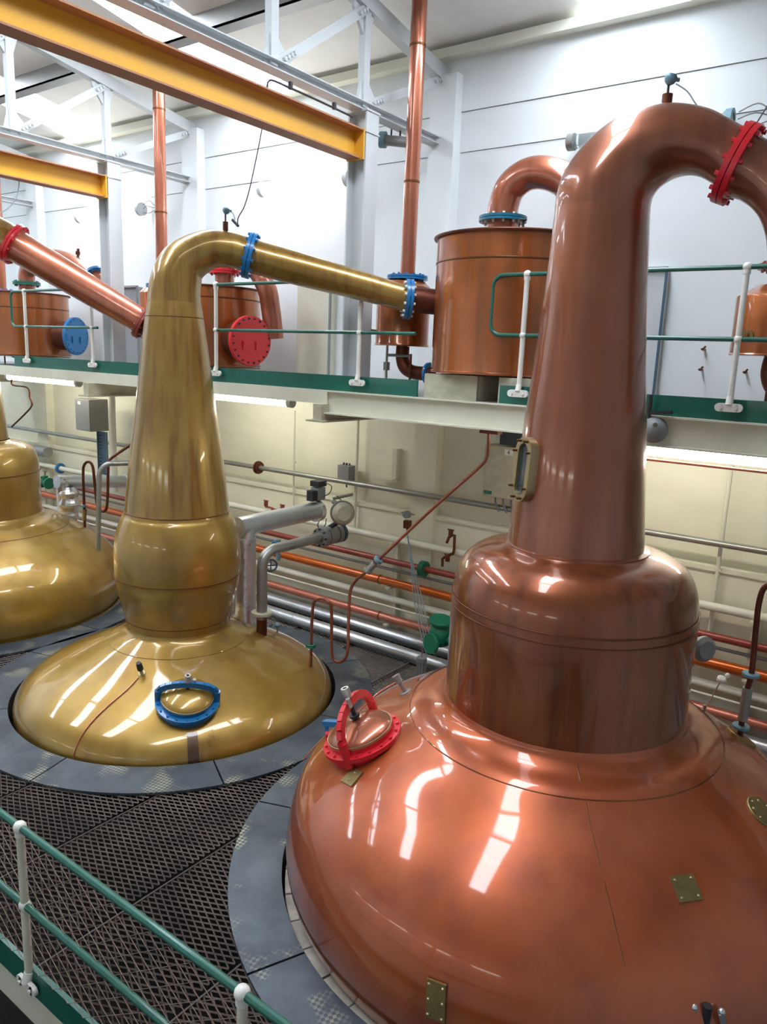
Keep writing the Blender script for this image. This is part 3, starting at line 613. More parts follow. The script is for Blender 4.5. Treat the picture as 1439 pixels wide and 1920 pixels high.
for x in (-.5, -5.45, -9.8, -13.9):
    c = MB(); c.rng((x - .06, 6.2, -.7), (x + .06, 7.8, -.53)); c.rng((x - .12, 6.15, -.72), (x + .12, 7.8, -.7)); c.build('cross_beam', 'dirty_cream', gal)
def railing(name, Y, zb, zm, zt, xa, xb, posts, rp, rr_, lab, group, loopL=False, loopR=False, foot='plate', mesh=False, xt=None):
    t = thing(name, ((xa + xb) / 2, Y, zb), lab, 'railing', group)
    def rail(z): MB().cyl((xa + (.1 if loopL else 0), Y, z), ((xt if xt and z == zt else xb) - (.1 if loopR else 0), Y, z), rr_, 12).build('rail', 'green_paint', t)
    rail(zt); rail(zm)
    for side, on in ((xa, loopL), (xb, loopR)):
        if on:
            s_ = 1 if side == xa else -1; r_ = .1
            pts = [(side + s_ * (r_ - r_ * math.sin(PI / 2 * k / 6)), Y, zt - r_ + r_ * math.cos(PI / 2 * k / 6)) for k in range(7)] + [(side + s_ * (r_ - r_ * math.cos(PI / 2 * k / 6)), Y, zm + r_ - r_ * math.sin(PI / 2 * k / 6)) for k in range(7)]
            MB().tube(pts, rr_, 12, False).build('rail_loop', 'green_paint', t)
    for x in posts:
        zp = .52 if x == -4.98 else zt                  # this post stops below the gold arm crossing it
        MB().cyl((x, Y, zb + .02), (x, Y, zp), rp, 14).build('post', 'cream_paint' if mesh else 'white_knob', t)
        MB().ball((x, Y, zp), rp * 1.55).cyl((x, Y, zp - rp * 2.2), (x, Y, zp), rp * 1.25, 14).build('ball_top', 'white_knob', t)
        MB().ball((x, Y, zm), rp * 1.45).build('ball_joint', 'white_knob', t)
        f = MB(); f.rng((x - .07, Y - .028, zb - .03), (x + .07, Y - .005, zb + .035))
        for k in (-1, 1): f.cyl((x + k * .07, Y - .028, zb + .002), (x + k * .07, Y - .005, zb + .002), .032, 14); f.cyl((x + k * .055, Y - .04, zb), (x + k * .055, Y - .02, zb), .011, 8)
        f.cyl((x, Y - .02, zb + .02), (x, Y, zb + .08), rp * 1.2, 12); f.build('post_foot', 'white_knob', t)
    return t
GR = 'green and white railings along the gallery edge'
railing('gallery_railing', 6.3, -.28, .235, .76, -11.9, -9.62, [-11.5, -9.75], .023, .019, 'green railing with looped end beside the blue manway tank, at left', GR, loopL=True)
railing('gallery_railing', 6.3, -.28, .235, .76, -7.22, -4.28, [-7.18, -4.98], .023, .019, 'green railing between the middle still and the tall copper tank', GR, xt=-5.35)
railing('gallery_railing', 6.3, -.28, .235, .76, -3.45, 4.5, [-3.12, -1.33, .7, 2.7], .023, .019, 'green railing with looped end behind the nearest still, at right', GR, loopL=True)
# near railing with diamond wire infill, and the edge beam it stands on
nr = railing('walkway_railing', 1.9, -3.7, -3.17, -2.67, -9, -.4, [-7.4, -5.6, -3.82, -2.02, -.45], .024, .021, 'green railing with cream posts and diamond wire infill, bottom left foreground', None, mesh=True)
vs = MB(); L_, S_ = .15, .105
for z0, z1 in ((-3.6, -3.19), (-3.15, -2.69)):
    nz_ = int((z1 - z0) / (S_ / 2)); nx_ = int(8.4 / (L_ / 2))
    for j in range(nz_):
        for i in range(nx_):
            x = -8.9 + i * L_ / 2; z = z0 + j * S_ / 2; a_, b_ = (z, z + S_ / 2) if (i + j) % 2 else (z + S_ / 2, z); tt = .0019
            n_ = len(vs.v); vs.v += [(x, 1.905, a_ - tt), (x + L_ / 2, 1.905, b_ - tt), (x + L_ / 2, 1.905, b_ + tt), (x, 1.905, a_ + tt), (x, 1.909, a_), (x + L_ / 2, 1.909, b_)]
            vs.f += [(n_, n_ + 1, n_ + 2, n_ + 3), (n_, n_ + 1, n_ + 5, n_ + 4), (n_ + 3, n_ + 2, n_ + 5, n_ + 4)]
vs.build('wire_infill', 'wire_steel', nr, kind='stuff', smooth=False)
be = thing('edge_beam', (-4, 1.94, -3.99), 'cream beam with green kick plate under the foreground railing, bottom left corner', 'beam')
MB().rng((-12, 1.91, -3.78), (1.5, 1.94, -3.6)).build('kick_plate', 'kick_green', be)
MB().rng((-12, 1.92, -4.0), (1.5, 1.97, -3.785)).build('beam_web', 'cream_paint', be); MB().rng((-12, 1.92, -4.01), (1.5, 2.1, -3.99)).build('beam_flange', 'cream_paint', be)

# ------------------------------------------------------------------ columns, roof trusses and yellow runway beams
NM = {-5.19: 'nearer', -9.56: 'farther', -13.9: 'leftmost'}
for X in (-5.19, -9.56, -13.9):
    c = thing('steel_column', (X, 6.52, GZ), 'white steel column on the gallery under the %s roof truss' % NM[X], 'column', 'white columns on the gallery')
    MB().rng((X - .12, 6.42, GZ), (X - .1, 6.62, 2.42)).build('column_flange', 'steel_white', c); MB().rng((X + .1, 6.42, GZ), (X + .12, 6.62, 2.42)).build('column_flange', 'steel_white', c)
    MB().rng((X - .1, 6.51, GZ), (X + .1, 6.53, 2.42)).build('column_web', 'steel_white', c); MB().rng((X - .13, 6.41, 2.4), (X + .13, 6.63, 2.42)).rng((X - .13, 6.41, 2.2), (X + .13, 6.63, 2.215)).build('cap_plate', 'steel_white', c)
    t = thing('roof_truss', (X, 1.5, 2.4), 'white bolted steel roof truss, the %s one' % NM[X], 'truss', 'white roof trusses')
    def zc_(y): return roofz(y) - .29
    c = MB(); c.rng((X - .075, -5.9, 2.49), (X + .075, YW - .1, 2.5)); c.rng((X - .012, -5.9, 2.42), (X - .004, YW - .1, 2.49)); c.rng((X + .004, -5.9, 2.42), (X + .012, YW - .1, 2.49)); c.rng((X - .075, -5.9, 2.415), (X + .075, YW - .1, 2.424)); c.build('bottom_chord', 'steel_white', t)
    for ya, yb in ((YW - .05, YR), (YR, -5.9)):
        MB().bar((X, ya, zc_(ya)), (X, yb, zc_(yb)), .12, .15).build('top_chord', 'steel_white', t)
    nodes = [6.5 - 1.3 * k for k in range(9)]
    for k, y in enumerate(nodes):
        MB().rng((X - .04, y - .045, 2.46), (X + .04, y + .045, zc_(y))).build('upright', 'steel_white', t)
        y2 = nodes[k - 1] if k else YW - .1
        if k <= 4: MB().bar((X + .03, y + .06, 2.5), (X + .03, y2, zc_(y2) - .05), .09, .02, (1, 0, 0)).build('diagonal', 'steel_white', t)
        for up_ in (0, 1):
            g = MB()
            zt_ = zc_(y)
            oo = ((.14, -.02), (-.2, .0), (-.2, -.1), (-.05, -.3), (.05, -.3)) if up_ else ((-.12, 0), (.2, 0), (.2, .12), (.06, .26), (-.05, .26))
            g.add([(X + dx, y + dy, (zt_ if up_ else 2.44) + dz) for dx in (-.017, .017) for dy, dz in oo], [(0, 1, 2, 3, 4), (9, 8, 7, 6, 5)] + [(i, (i + 1) % 5, 5 + (i + 1) % 5, 5 + i) for i in range(5)])
            g.build('gusset', 'steel_white', t, smooth=False)
        bb = MB()
        if k <= 4:
            d = (V((X, y2, zc_(y2) - .05)) - V((X, y + .06, 2.5))).normalized()
            for m_ in range(4): q = V((X + .04, y + .06, 2.5)) + d * (.06 + .05 * m_); bb.cyl(q, q + V((.035, 0, 0)), .02, 6)
            for m_ in range(3): q = V((X + .04, y2, zc_(y2) - .05)) - d * (.08 + .05 * m_); bb.cyl(q, q + V((.035, 0, 0)), .02, 6)
            bb.build('bolts', 'steel_white', t, kind='stuff')
for X, nm in ((-5.2, 'long yellow overhead runway beam crossing the top left, ending at the nearer column'), (-9.57, 'yellow overhead runway beam at the left, ending at the farther column'), (-13.9, 'yellow overhead beam beyond the left edge')):
    if X < -13: continue
    t = thing('runway_beam', (X, 1, 1.95), nm, 'beam', 'yellow runway beams')
    MB().rng((X - .006, -5.8, 1.965), (X + .006, 6.39, 2.205)).build('beam_web', 'yellow_paint', t)
    MB().rng((X - .085, -5.8, 1.95), (X + .085, 6.39, 1.965)).build('bottom_flange', 'flange_shade_brown', t); MB().rng((X - .125, -5.8, 2.205), (X + .125, 6.39, 2.22)).build('top_flange', 'flange_shade_brown', t)
    MB().rng((X - .1, 6.39, 1.94), (X + .12, 6.41, 2.23)).build('end_plate', 'yellow_paint', t)
# conduit under the near truss
t = thing('conduit', (-5.1, 5.7, 2.35), 'thin dark conduit clipped under the near roof truss above the yellow beam', 'conduit')
MB().tube(cr([tuple(P(501, 165, X=-5.15)), tuple(P(503, 154, X=-5.15)), tuple(P(512, 151, X=-5.15)), tuple(P(540, 163, X=-5.15)), tuple(P(600, 190, X=-5.15)), tuple(P(661, 219, X=-5.15))], 4), .01, 8).build('conduit_tube', 'cable_dark', t)
for px, py in ((545, 165), (627, 203)): c = P(px, py, X=-5.15); MB().box(c + V((0, 0, .02)), (.03, .03, .06)).build('clip', 'cable_dark', t)

# ------------------------------------------------------------------ lamps
def tube_lamp(x0, x1, y, z, lit, lab, group, guard=True, tm='tube_glow', nm='fluorescent_lamp', r=.05, back=True):
    t = thing(nm, ((x0 + x1) / 2, y, z), lab, 'lamp', group)
    MB().cyl((x0 + .06, y, z), (x1 - .06, y, z), r, 16).build('lamp_tube', tm if lit else 'clear_glass', t)
    for x, s_ in ((x0, 1), (x1, -1)): MB().cyl((x, y, z), (x + s_ * .07, y, z), r * 1.2, 16).build('end_cap', 'grey_metal' if not lit else 'steel_white', t)
    if back: MB().rng((x0 + .1, y + .06, z - .03), (x1 - .1, y + .1, z + .05)).build('backing_tray', 'steel_white', t)
    b = MB()
    for x in (x0 + .4, x1 - .4): b.cyl((x, y, z), (x, y + .14, z), .012, 8)
    b.build('bracket', 'grey_metal', t)
    return t
UL = 'sealed tube lamps on the upper wall'
l1 = tube_lamp(-8.0, -6.42, 7.84, 2.18, True, 'lit tube lamp on the upper wall beside the nearer column', UL, r=.085, tm='tube_soft')
l2 = tube_lamp(-12.4, -10.65, 7.84, 2.13, True, 'lit tube lamp on the upper wall behind the farther column', UL, r=.085, tm='tube_soft')
l3 = tube_lamp(-3.53, -1.95, 7.84, 2.24, False, 'unlit clear tube lamp on the upper wall behind the nearest still', UL, r=.07)
MB().ring((-2.0, 7.84, 2.24), (1, 0, 0), .06, .1, .06).build('lamp_ring', 'blue_grey', l3)
for l_, x_, z_ in ((l3, -1.9, 2.24), (l2, -10.62, 2.13)):
    c = MB()
    for k in range(3): a = PI * (k / 2 - .5); c.tube(cr([(x_, 7.84, z_ + .06 * math.sin(a)), (x_ + .15, 7.84 - .05 * math.cos(a), z_ + .09 * math.sin(a) + .02), (x_ + .25, 7.84, z_ + .05 * math.sin(a)), (x_ + .3, 7.9, z_)], 4), .006, 6)
    c.build('cable_loops', 'grey_metal', l_)
GL = 'tube lamps under the gallery'
tube_lamp(-8.6, -6.42, 6.85, -.6, True, 'lit tube lamp under the gallery right of the middle still', GL, back=False, r=.05)
tube_lamp(-13.2, -11.0, 6.85, -.6, True, 'lit tube lamp under the gallery at the left', GL, back=False, r=.05)
tube_lamp(-3.2, -.95, 6.85, -.72, True, 'lit tube lamp under the gallery right of the nearest still', GL, back=False, r=.05)
for x0_, x1_, z_ in ((-8.6, -6.42, -.6), (-13.2, -11.0, -.6), (-3.2, -.95, -.72)):
    pass
t = thing('lamp_rail', (-2, 6.78, -.8), 'thin copper support rail under the lamp right of the nearest still', 'rail'); MB().cyl((-3, 6.78, -.8), (-.4, 6.78, -.8), .012, 8).build('rail_tube', 'pink_copper', t)
c = P(742, 262, Y=7.2); t = thing('floodlight', tuple(c), 'grey cylindrical floodlight hung from the near truss end', 'lamp')
MB().cyl(c + V((-.12, -.05, 0)), c + V((.12, .05, -.03)), .055, 16).build('lamp_body', 'grey_metal', t); MB().cyl(c + V((-.16, -.065, .005)), c + V((-.1, -.045, 0)), .085, 18).build('lamp_bezel', 'blue_grey', t)
MB().cyl(c + V((-.06, 0, .03)), c + V((-.06, 0, .16)), .01, 6).cyl(c + V((.06, 0, .03)), c + V((.06, 0, .14)), .01, 6).build('hanger', 'dark_iron', t)
c = P(1226, 806, Y=6.25); t = thing('floodlight', tuple(c), 'grey bowl floodlight under the gallery just right of the nearest still', 'lamp')
MB().lathe([(.02, .1), (.06, .08), (.11, .02), (.115, 0), (.09, 0)], c, 24, axis=(.35, -.9, .5)).build('lamp_bowl', 'grey_paint', t)
MB().cyl(c + V((-.05, 0, .08)), c + V((-.05, 0, .28)), .018, 8).bar(c + V((-.1, 0, .13)), c + V((.13, 0, .15)), .03, .03).build('hanger', 'dark_iron', t)

# ------------------------------------------------------------------ pipes along the lower wall
def wall_pipe(nm, y, z, r, m, lab, x0=-18, x1=4.8, joints=(), jm=None, cl=None):
    t = thing(nm, ((x0 + x1) / 2, y, z), lab, 'pipe', 'pipes running along the lower wall')
    MB().cyl((x0, y, z), (x1, y, z), r, 18).build('pipe_run', m, t)
    for x, rr_, w_ in joints: MB().cyl((x, y, z), (x + w_, y, z), rr_, 22).build('pipe_flange', jm or m, t)
    return t
XF = P(483, 880, Y=7.75).x
wall_pipe('galvanised_pipe', 7.75, -1.66, .034, 'galvanised', 'galvanised pipe, topmost on the lower wall', joints=[(XF, .095, .03), (XF + .035, .085, .02)], jm='dark_copper')
wall_pipe('white_pipe', 7.75, -2.3, .045, 'white_pipe', 'white pipe, upper of the two white ones on the lower wall', joints=[(P(634, 998, Y=7.75).x, .11, .05), (P(112, 878, Y=7.75).x, .1, .04)], jm='blue_paint')
wall_pipe('red_oxide_pipe', 7.72, -2.59, .04, 'red_oxide', 'dull red copper pipe with green flange below the upper white pipe', joints=[(P(790, 1066, Y=7.72).x, .1, .035), (P(790, 1066, Y=7.72).x + .04, .1, .03)], jm='valve_green')
wall_pipe('thin_grey_pipe', 7.78, -2.72, .018, 'thin_grey', 'thin grey pipe just above the bright orange pipe')
wall_pipe('orange_copper_pipe', 7.72, -2.87, .058, 'orange_copper', 'bright orange copper pipe on the lower wall', joints=[(P(713, 1087, Y=7.72).x, .064, .015)], jm='seam_copper')
wall_pipe('white_pipe', 7.78, -3.12, .042, 'white_pipe', 'white pipe below the bright orange copper pipe')
wall_pipe('thin_white_pipe', 7.7, -3.2, .013, 'white_pipe', 'thinnest white pipe, low on the wall')
wall_pipe('pink_copper_pipe', 7.7, -3.36, .056, 'pink_copper', 'pinkish copper pipe, lowest of the copper ones', joints=[(P(712, 1165, Y=7.7).x, .062, .015)], jm='seam_copper')
wall_pipe('lagged_pipe', 7.66, -3.56, .08, 'aluminium', 'fat silver clad pipe against the wall foot', joints=[(x, .0835, .02) for x in (-9, -7.6, -6.2, -4.9, -3.4, -2, -.6)])
wall_pipe('lagged_pipe', 7.25, -3.56, .08, 'aluminium', 'fat silver clad pipe lying on the grating, nearest the stills', joints=[(x, .0835, .02) for x in (-9.5, -8.1, -6.7, -5.3, -3.9, -2.5, -1.1)])
for i, x in enumerate((-5.45, -9.85, -1.15, -13.9)):
    MB().rng((x - .035, 7.8, FZ), (x + .035, 7.87, -2.28)).rng((x - .03, 7.64, -2.36), (x + .03, 7.87, -2.34)).rng((x - .03, 7.64, -2.95), (x + .03, 7.87, -2.93)).rng((x - .03, 7.62, -3.45), (x + .03, 7.87, -3.43)).build('pipe_bracket', 'cream_paint', label=['cream pipe bracket post right of the middle still', 'cream pipe bracket post left of the middle still', 'cream pipe bracket post right of the nearest still', 'cream pipe bracket post at the far left'][i], cat='bracket', group='pipe bracket posts', smooth=False)
def wall_item(nm, lab, cat, loc): return thing(nm, tuple(loc), lab, cat)
# conduits
for nm_, pts, lab in (('a', [(553, 770), (548, 960)], 'thin vertical cream conduit between middle still and grey junction box'), ('b', [(672, 785), (668, 880), (658, 1000)], 'vertical cream conduit beside the grey junction box'), ('c', [(1373, 872), (1352, 1010), (1321, 1255)], 'vertical cream conduit at the right behind the purple riser'), ('d', [(1297, 783), (1290, 842)], 'short cream conduit dropping from the gallery at right')):
    y = 7.85 if nm_ != 'd' else 6.4
    q = [P(a_, b_, Y=y) for a_, b_ in pts]; q = [V((q[0].x, y, v_.z)) for v_ in q]
    t = thing('wall_conduit', tuple(q[-1]), lab, 'conduit', 'cream conduits'); MB().tube(q, .014 if nm_ == 'a' else .02, 8).build('conduit_tube', 'cream_paint', t)
    MB().box((q[0].x, y, (q[0].z + q[-1].z) / 2), (.06, .03, .02)).build('clip', 'cream_paint', t)
# grey junction box with gland and cable
c = P(650, 886, Y=7.82); t = thing('junction_box', tuple(c), 'small grey junction box above the valve cluster', 'box')
MB().box(c, (.2, .12, .2)).build('box_body', 'grey_paint', t); MB().box(c - V((0, .065, 0)), (.19, .015, .19)).build('box_lid', 'grey_metal', t)
bb = MB()
for k in (-.05, 0, .05): bb.cyl(c + V((k, 0, .1)), c + V((k, 0, .13)), .012, 8)
bb.cyl(c - V((0, 0, .1)), c - V((-.01, 0, .2)), .01, 8).build('glands', 'dark_iron', t)
# stepped cream bracket holding the galvanised pipe
c = P(738, 868, Y=7.88); t = thing('wall_bracket', tuple(c), 'tall narrow cream bracket holding the galvanised pipe', 'bracket')
MB().rng((c.x - .035, 7.9, c.z - .22), (c.x + .035, YW, c.z + .18)).build('bracket_post', 'cream_paint', t); MB().rng((c.x - .26, 7.8, c.z - .25), (c.x + .035, 7.95, c.z - .21)).build('bracket_arm', 'cream_paint', t)
# numbered enclosure
t = thing('control_box', (-3.85, 7.6, -1.52), 'pale control box numbered 4 left of the sight glass of the nearest still', 'box')
MB().rng((-4.13, 7.6, -1.52), (-3.42, 7.84, -.93)).build('box_body', 'dirty_cream', t); MB().rng((-4.12, 7.585, -1.51), (-3.43, 7.602, -.94)).build('box_door', 'dirty_cream', t)
MB().rng((-3.87, 7.578, -1.02), (-3.77, 7.586, -.96)).build('number_label', 'label_white', t)
fc = bpy.data.curves.new('number', 'FONT'); fc.body = '4'; fc.size = .07; fc.extrude = .001; fc.align_x = 'CENTER'; fo = bpy.data.objects.new('number_curve', fc); COL.objects.link(fo)
bpy.context.view_layer.update(); fm = bpy.data.meshes.new_from_object(fo); bpy.data.objects.remove(fo); fm.materials.clear(); fm.materials.append(MAT['ink'])
fo = bpy.data.objects.new('number', fm); COL.objects.link(fo); fo.parent = t; fo.location = V((-3.82, 7.576, -1.013)) - V((-3.85, 7.6, -1.52)); fo.rotation_euler = (PI / 2, 0, 0)
MB().rng((-4.1, 7.578, -1.49), (-4.0, 7.586, -1.45)).build('green_label', 'valve_green', t, label='green label')
MB().rng((-3.9, 7.5, -.9), (-3.45, 7.75, -.72)).build('gland_box', 'black_plastic', t)
bb = MB()
for k in range(6): bb.tube(cr([(-4.0 + k * .1, 7.68, -1.52), (-3.99 + k * .1, 7.68, -1.6), (-3.96 + k * .1, 7.72, -1.7)], 3), .012, 6)
bb.build('cable_tails', 'cable_grey', t)
MB().rng((-2.44, 7.7, -2.2), (-2.38, 7.76, -1.69)).build('pipe_stand', 'grey_metal', label='grey bracket block at the pipe end right of the nearest still', cat='bracket')
# grey box at left with cable tray and duct
t = thing('control_box', (-11.3, 7.3, -1.42), 'grey metal control box hanging below the gallery at the left', 'box')
MB().rng((-11.62, 7.15, -1.4), (-11.2, 7.5, -.88)).build('box_body', 'grey_metal', t); MB().rng((-11.61, 7.135, -1.39), (-11.21, 7.152, -.89)).build('box_door', 'grey_metal', t)
MB().rng((-11.52, 7.128, -.97), (-11.45, 7.136, -.92)).build('door_label', 'label_white', t)
t = thing('cable_tray', (-11.33, 7.5, -2.0), 'perforated blue grey cable tray below the grey control box', 'cable tray')
MB().rng((-11.43, 7.42, -2.15), (-11.19, 7.44, -1.42)).build('tray_back', 'tray_blue', t); MB().rng((-11.44, 7.4, -2.15), (-11.43, 7.44, -1.42)).rng((-11.19, 7.4, -2.15), (-11.18, 7.44, -1.42)).build('tray_side', 'blue_grey', t)
bb = MB()
for k in range(12): bb.rng((-11.4, 7.41, -2.1 + k * .055), (-11.34, 7.421, -2.085 + k * .055))
bb.build('tray_slots', 'cable_dark', t)
MB().cyl((-10.98, 7.4, -2.4), (-10.98, 7.4, -.55), .06, 16).build('wall_duct', 'white_pipe', label='vertical white duct pipe right of the grey control box', cat='duct')
MB().cyl(P(90, 848, Y=7.7), P(30, 838, Y=7.7), .1, 20).build('storage_cylinder', 'galvanised', label='horizontal silver cylinder behind the leftmost still drum', cat='cylinder')
# upper wall alcoves
for i, (xa, xb, lab) in enumerate(((-2.95, -2.4, 'tall pale wall panel right of the nearest still neck'), (-7.35, -6.75, 'tall pale wall panel behind the red flange tank'), (-11.35, -10.9, 'tall grey wall panel behind the sloping copper arm'))):
    t = thing('wall_panel', ((xa + xb) / 2, 7.9, GZ), lab, 'panel', 'wall panels on the gallery')
    MB().rng((xa, 7.9, GZ + .001), (xb, YW, .96)).build('panel_leaf', 'steel_white' if i == 0 else 'sash_grey' if i == 2 else 'cream_paint', t); MB().rng((xb - .008, 7.87, GZ + .001), (xb + .008, 7.91, .98)).build('panel_edge', 'tray_blue' if i == 0 else 'grey_paint', t)
    MB().rng((xa, 7.86, .95), (xb, 7.91, .98)).build('panel_head', 'sash_grey', t)
bb_pos = [(1320, 655), (1315, 693), (1398, 698)]
for i, (px, py) in enumerate(bb_pos):
    c = P(px, py, Y=7.95); MB().cyl(c + V((0, .05, 0)), c - V((0, .06, 0)), .012, 8).cyl(c - V((0, .05, .01)), c + V((.03, -.05, .03)), .01, 6).build('wall_hook', 'dark_copper', label='small dark hook in the white wall, %s of three right of the nearest still' % ['topmost', 'lower left', 'lower right'][i], cat='hook', group='wall hooks')

# ------------------------------------------------------------------ steam pipework behind the middle still
t = thing('steam_pipework', tuple(P(465, 1165, Y=5.95)), 'foil-lagged steam pipe rising behind the middle still, bending back to a valve cluster', 'pipework')
b0 = P(462, 1163, Y=5.9); el = P(460, 986, Y=5.9); XE = el.x
MB().tube([V((el.x, el.y, b0.z - .15)), V((el.x, el.y, b0.z + .02)), V((el.x, el.y, b0.z + .1)), V((el.x, el.y, -2.1))], [.17, .16, .13, .125], 24).build('foil_jacket', 'foil', t)
MB().cyl((el.x, el.y, -2.15), (el.x, el.y, el.z), .115, 24).build('riser', 'aluminium', t)
endj = P(590, 968, X=XE); MB().cyl((el.x, el.y - .11, el.z), (el.x, endj.y, el.z + .01), .115, 24).build('lagged_run', 'aluminium', t)
MB().ring((el.x, endj.y, el.z), (0, 1, 0), .1, .135, .08).build('foil_cuff', 'foil', t)
XG = P(492, 1050, Y=5.75).x; g0 = P(492, 1160, Y=5.75); g1 = P(493, 1055, Y=5.75); g2 = P(600, 1005, X=XG)
zz = P(512, 1030, X=XG).z
MB().tube(cr([(XG, 5.75, g0.z), (XG, 5.75, g0.z + .4), (XG, 5.75, zz - .16), (XG, 5.8, zz - .05), (XG, 5.92, zz), (XG, 6.1, zz), (XG, g2.y, zz)], 5), .06, 20).build('galvanised_branch', 'galvanised', t)
MB().disc((XG, 5.75, g0.z + .05), (0, 0, 1), .12, .035, 24).build('branch_flange', 'dirty_cream', t); MB().cyl((XG, 5.75, g0.z + .06), (XG, 5.75, g0.z - .3), .06, 16).build('branch_stub', 'dark_copper', t)
c = V((XG, g2.y, zz))
MB().cyl(c, c + V((0, .08, 0)), .12, 24).cyl(c + V((0, .1, 0)), c + V((0, .25, 0)), .115, 24).cyl(c + V((0, .27, 0)), c + V((0, .34, 0)), .12, 24).build('valve_body', 'grey_metal', t)
MB().cyl(c + V((0, .36, 0)), c + V((0, .4, 0)), .12, 24).build('valve_flange', 'tray_blue', t)
bb = MB().bolts(c + V((0, .04, 0)), (0, 1, 0), .1, 8, .012, .12).build('bolts', 'dark_iron', t, kind='stuff')
a_ = P(648, 965, Y=c.y + .15)
MB().disc(a_ - V((.1, -.06, .0)), (.7, -.6, .1), .13, .14, 28, .045).build('diaphragm_housing', 'dirty_cream', t); MB().ring(a_ - V((.1, -.06, 0)), (.7, -.6, .1), .12, .15, .03, 28).build('diaphragm_rim', 'grey_metal', t)
MB().cyl(a_ - V((.08, -.04, .08)), c + V((0, .18, .1)), .03, 10).build('valve_spindle', 'dark_iron', t)
m_ = P(597, 925, X=XE); MB().box(m_, (.12, .14, .16)).build('actuator_body', 'grey_paint', t); MB().box(m_ + V((0, 0, .13)), (.14, .16, .07)).build('actuator_cap', 'black_plastic', t)
MB().box(m_ + V((.02, -.14, -.01)), (.1, .09, .13)).cyl(m_ - V((0, 0, .06)), m_ - V((0, 0, .22)), .03, 10).build('positioner', 'black_plastic', t)
MB().cyl(P(625, 935, Y=m_.y + .1), P(661, 927, Y=m_.y + .35), .02, 10).cyl(P(625, 940, Y=m_.y), P(640, 950, Y=m_.y), .03, 8).build('air_cylinder', 'grey_metal', t)
for pts in ([(610, 905), (622, 912), (618, 925), (608, 930)], [(600, 975), (596, 985), (602, 993), (610, 985), (612, 972)], [(640, 938), (656, 945), (655, 960), (645, 968)], [(632, 930), (650, 948), (658, 955)]):
    MB().tube(cr([tuple(P(a, b, Y=m_.y - .05)) for a, b in pts], 5), .006, 6).build('signal_cable', 'cable_dark', t)
q = P(508, 1060, Y=6.6); t = thing('hand_wheel', tuple(q), 'dark round hand wheel between the silver risers and the wall pipes', 'valve')
MB().lathe([(.075 + .012 * math.cos(a_ * PI / 4), .012 * math.sin(a_ * PI / 4)) for a_ in range(9)], q, 28, axis=(.8, -.6, 0)).build('wheel_rim', 'tray_blue', t); MB().bar(q - V((0, 0, .07)), q + V((0, 0, .07)), .015, .015).bar(q - V((.04, .055, 0)), q + V((.04, .055, 0)), .015, .015).build('wheel_spokes', 'tray_blue', t)
# copper sample line with swan loops from the middle still up to the gallery
t = thing('sample_line', tuple(P(583, 1250, Y=5.85)), 'thin copper sample line looping off the middle still and slanting up to the gallery', 'pipe')
pth = [P(583, 1250, Y=5.85), P(584, 1200, Y=5.85), P(586, 1150, Y=5.85), P(590, 1128, Y=5.85), P(604, 1122, Y=5.88), P(618, 1130, Y=5.9), P(622, 1150, Y=5.92), P(622, 1215, Y=5.92), P(626, 1236, Y=5.93), P(638, 1241, Y=5.95), P(650, 1230, Y=5.98), P(653, 1205, Y=6.0), P(654, 1160, Y=6.05), P(657, 1110, Y=6.1), P(668, 1088, Y=6.12), P(690, 1070, Y=6.15), P(715, 1045, Y=6.2), P(810, 955, Y=6.4), P(895, 880, Y=6.55), P(912, 860, Y=6.58), P(916, 840, Y=6.58), P(917, 812, Y=6.58)]
MB().tube(cr([tuple(a) for a in pth], 5), .017, 12).build('sample_tube', 'sample_brown', t)
c = P(583, 1210, Y=5.85); MB().disc(c - V((0, 0, .02)), (0, 0, 1), .055, .016, 20).disc(c, (0, 0, 1), .055, .016, 20).build('tube_flange', 'valve_green', t)
c = P(697, 1063, Y=6.16); d = (P(715, 1045, Y=6.2) - P(690, 1070, Y=6.15)).normalized()
MB().cyl(c - d * .08, c + d * .06, .035, 12).cyl(c - d * .07, c - d * .04, .05, 12).build('union_valve', 'galvanised', t); MB().disc(c + d * .09, d, .05, .04, 16).build('union_flange', 'blue_grey', t)
MB().box(P(921, 810, Y=6.58), (.2, .1, .03)).build('top_bracket', 'dark_copper', t)
# copper lines left of the middle still
t = thing('sample_line', tuple(P(160, 1028, Y=6.2)), 'thin purple copper sample loops between the leftmost and middle stills', 'pipe')
pth = [(160, 1028, 6.2), (158, 950, 6.2), (156, 890, 6.2), (158, 872, 6.2), (166, 866, 6.2), (174, 875, 6.22), (178, 910, 6.25), (182, 945, 6.25), (190, 958, 6.25), (199, 955, 6.25), (202, 930, 6.25), (203, 880, 6.25), (206, 862, 6.28), (245, 834, 6.5), (290, 800, 6.7)]
MB().tube(cr([tuple(P(a, b, Y=c_)) for a, b, c_ in pth], 5), .02, 12).build('sample_tube', 'dark_copper', t)
MB().disc(P(157, 950, Y=6.2), (0, 0, 1), .05, .03, 16).build('tube_flange', 'blue_grey', t); MB().cyl(P(158, 975, Y=6.2), P(159, 955, Y=6.2), .03, 10).build('union_valve', 'brass', t)
t = thing('sample_line', tuple(P(20, 800, Y=6.3)), 'thin purple copper pipe bending down behind the leftmost neck', 'pipe')
MB().tube(cr([tuple(P(a, b, Y=6.5)) for a, b in ((22, 712), (24, 722), (52, 727), (56, 745), (60, 760), (45, 778), (22, 800))], 4), .014, 8).build('sample_tube', 'dark_copper', t)
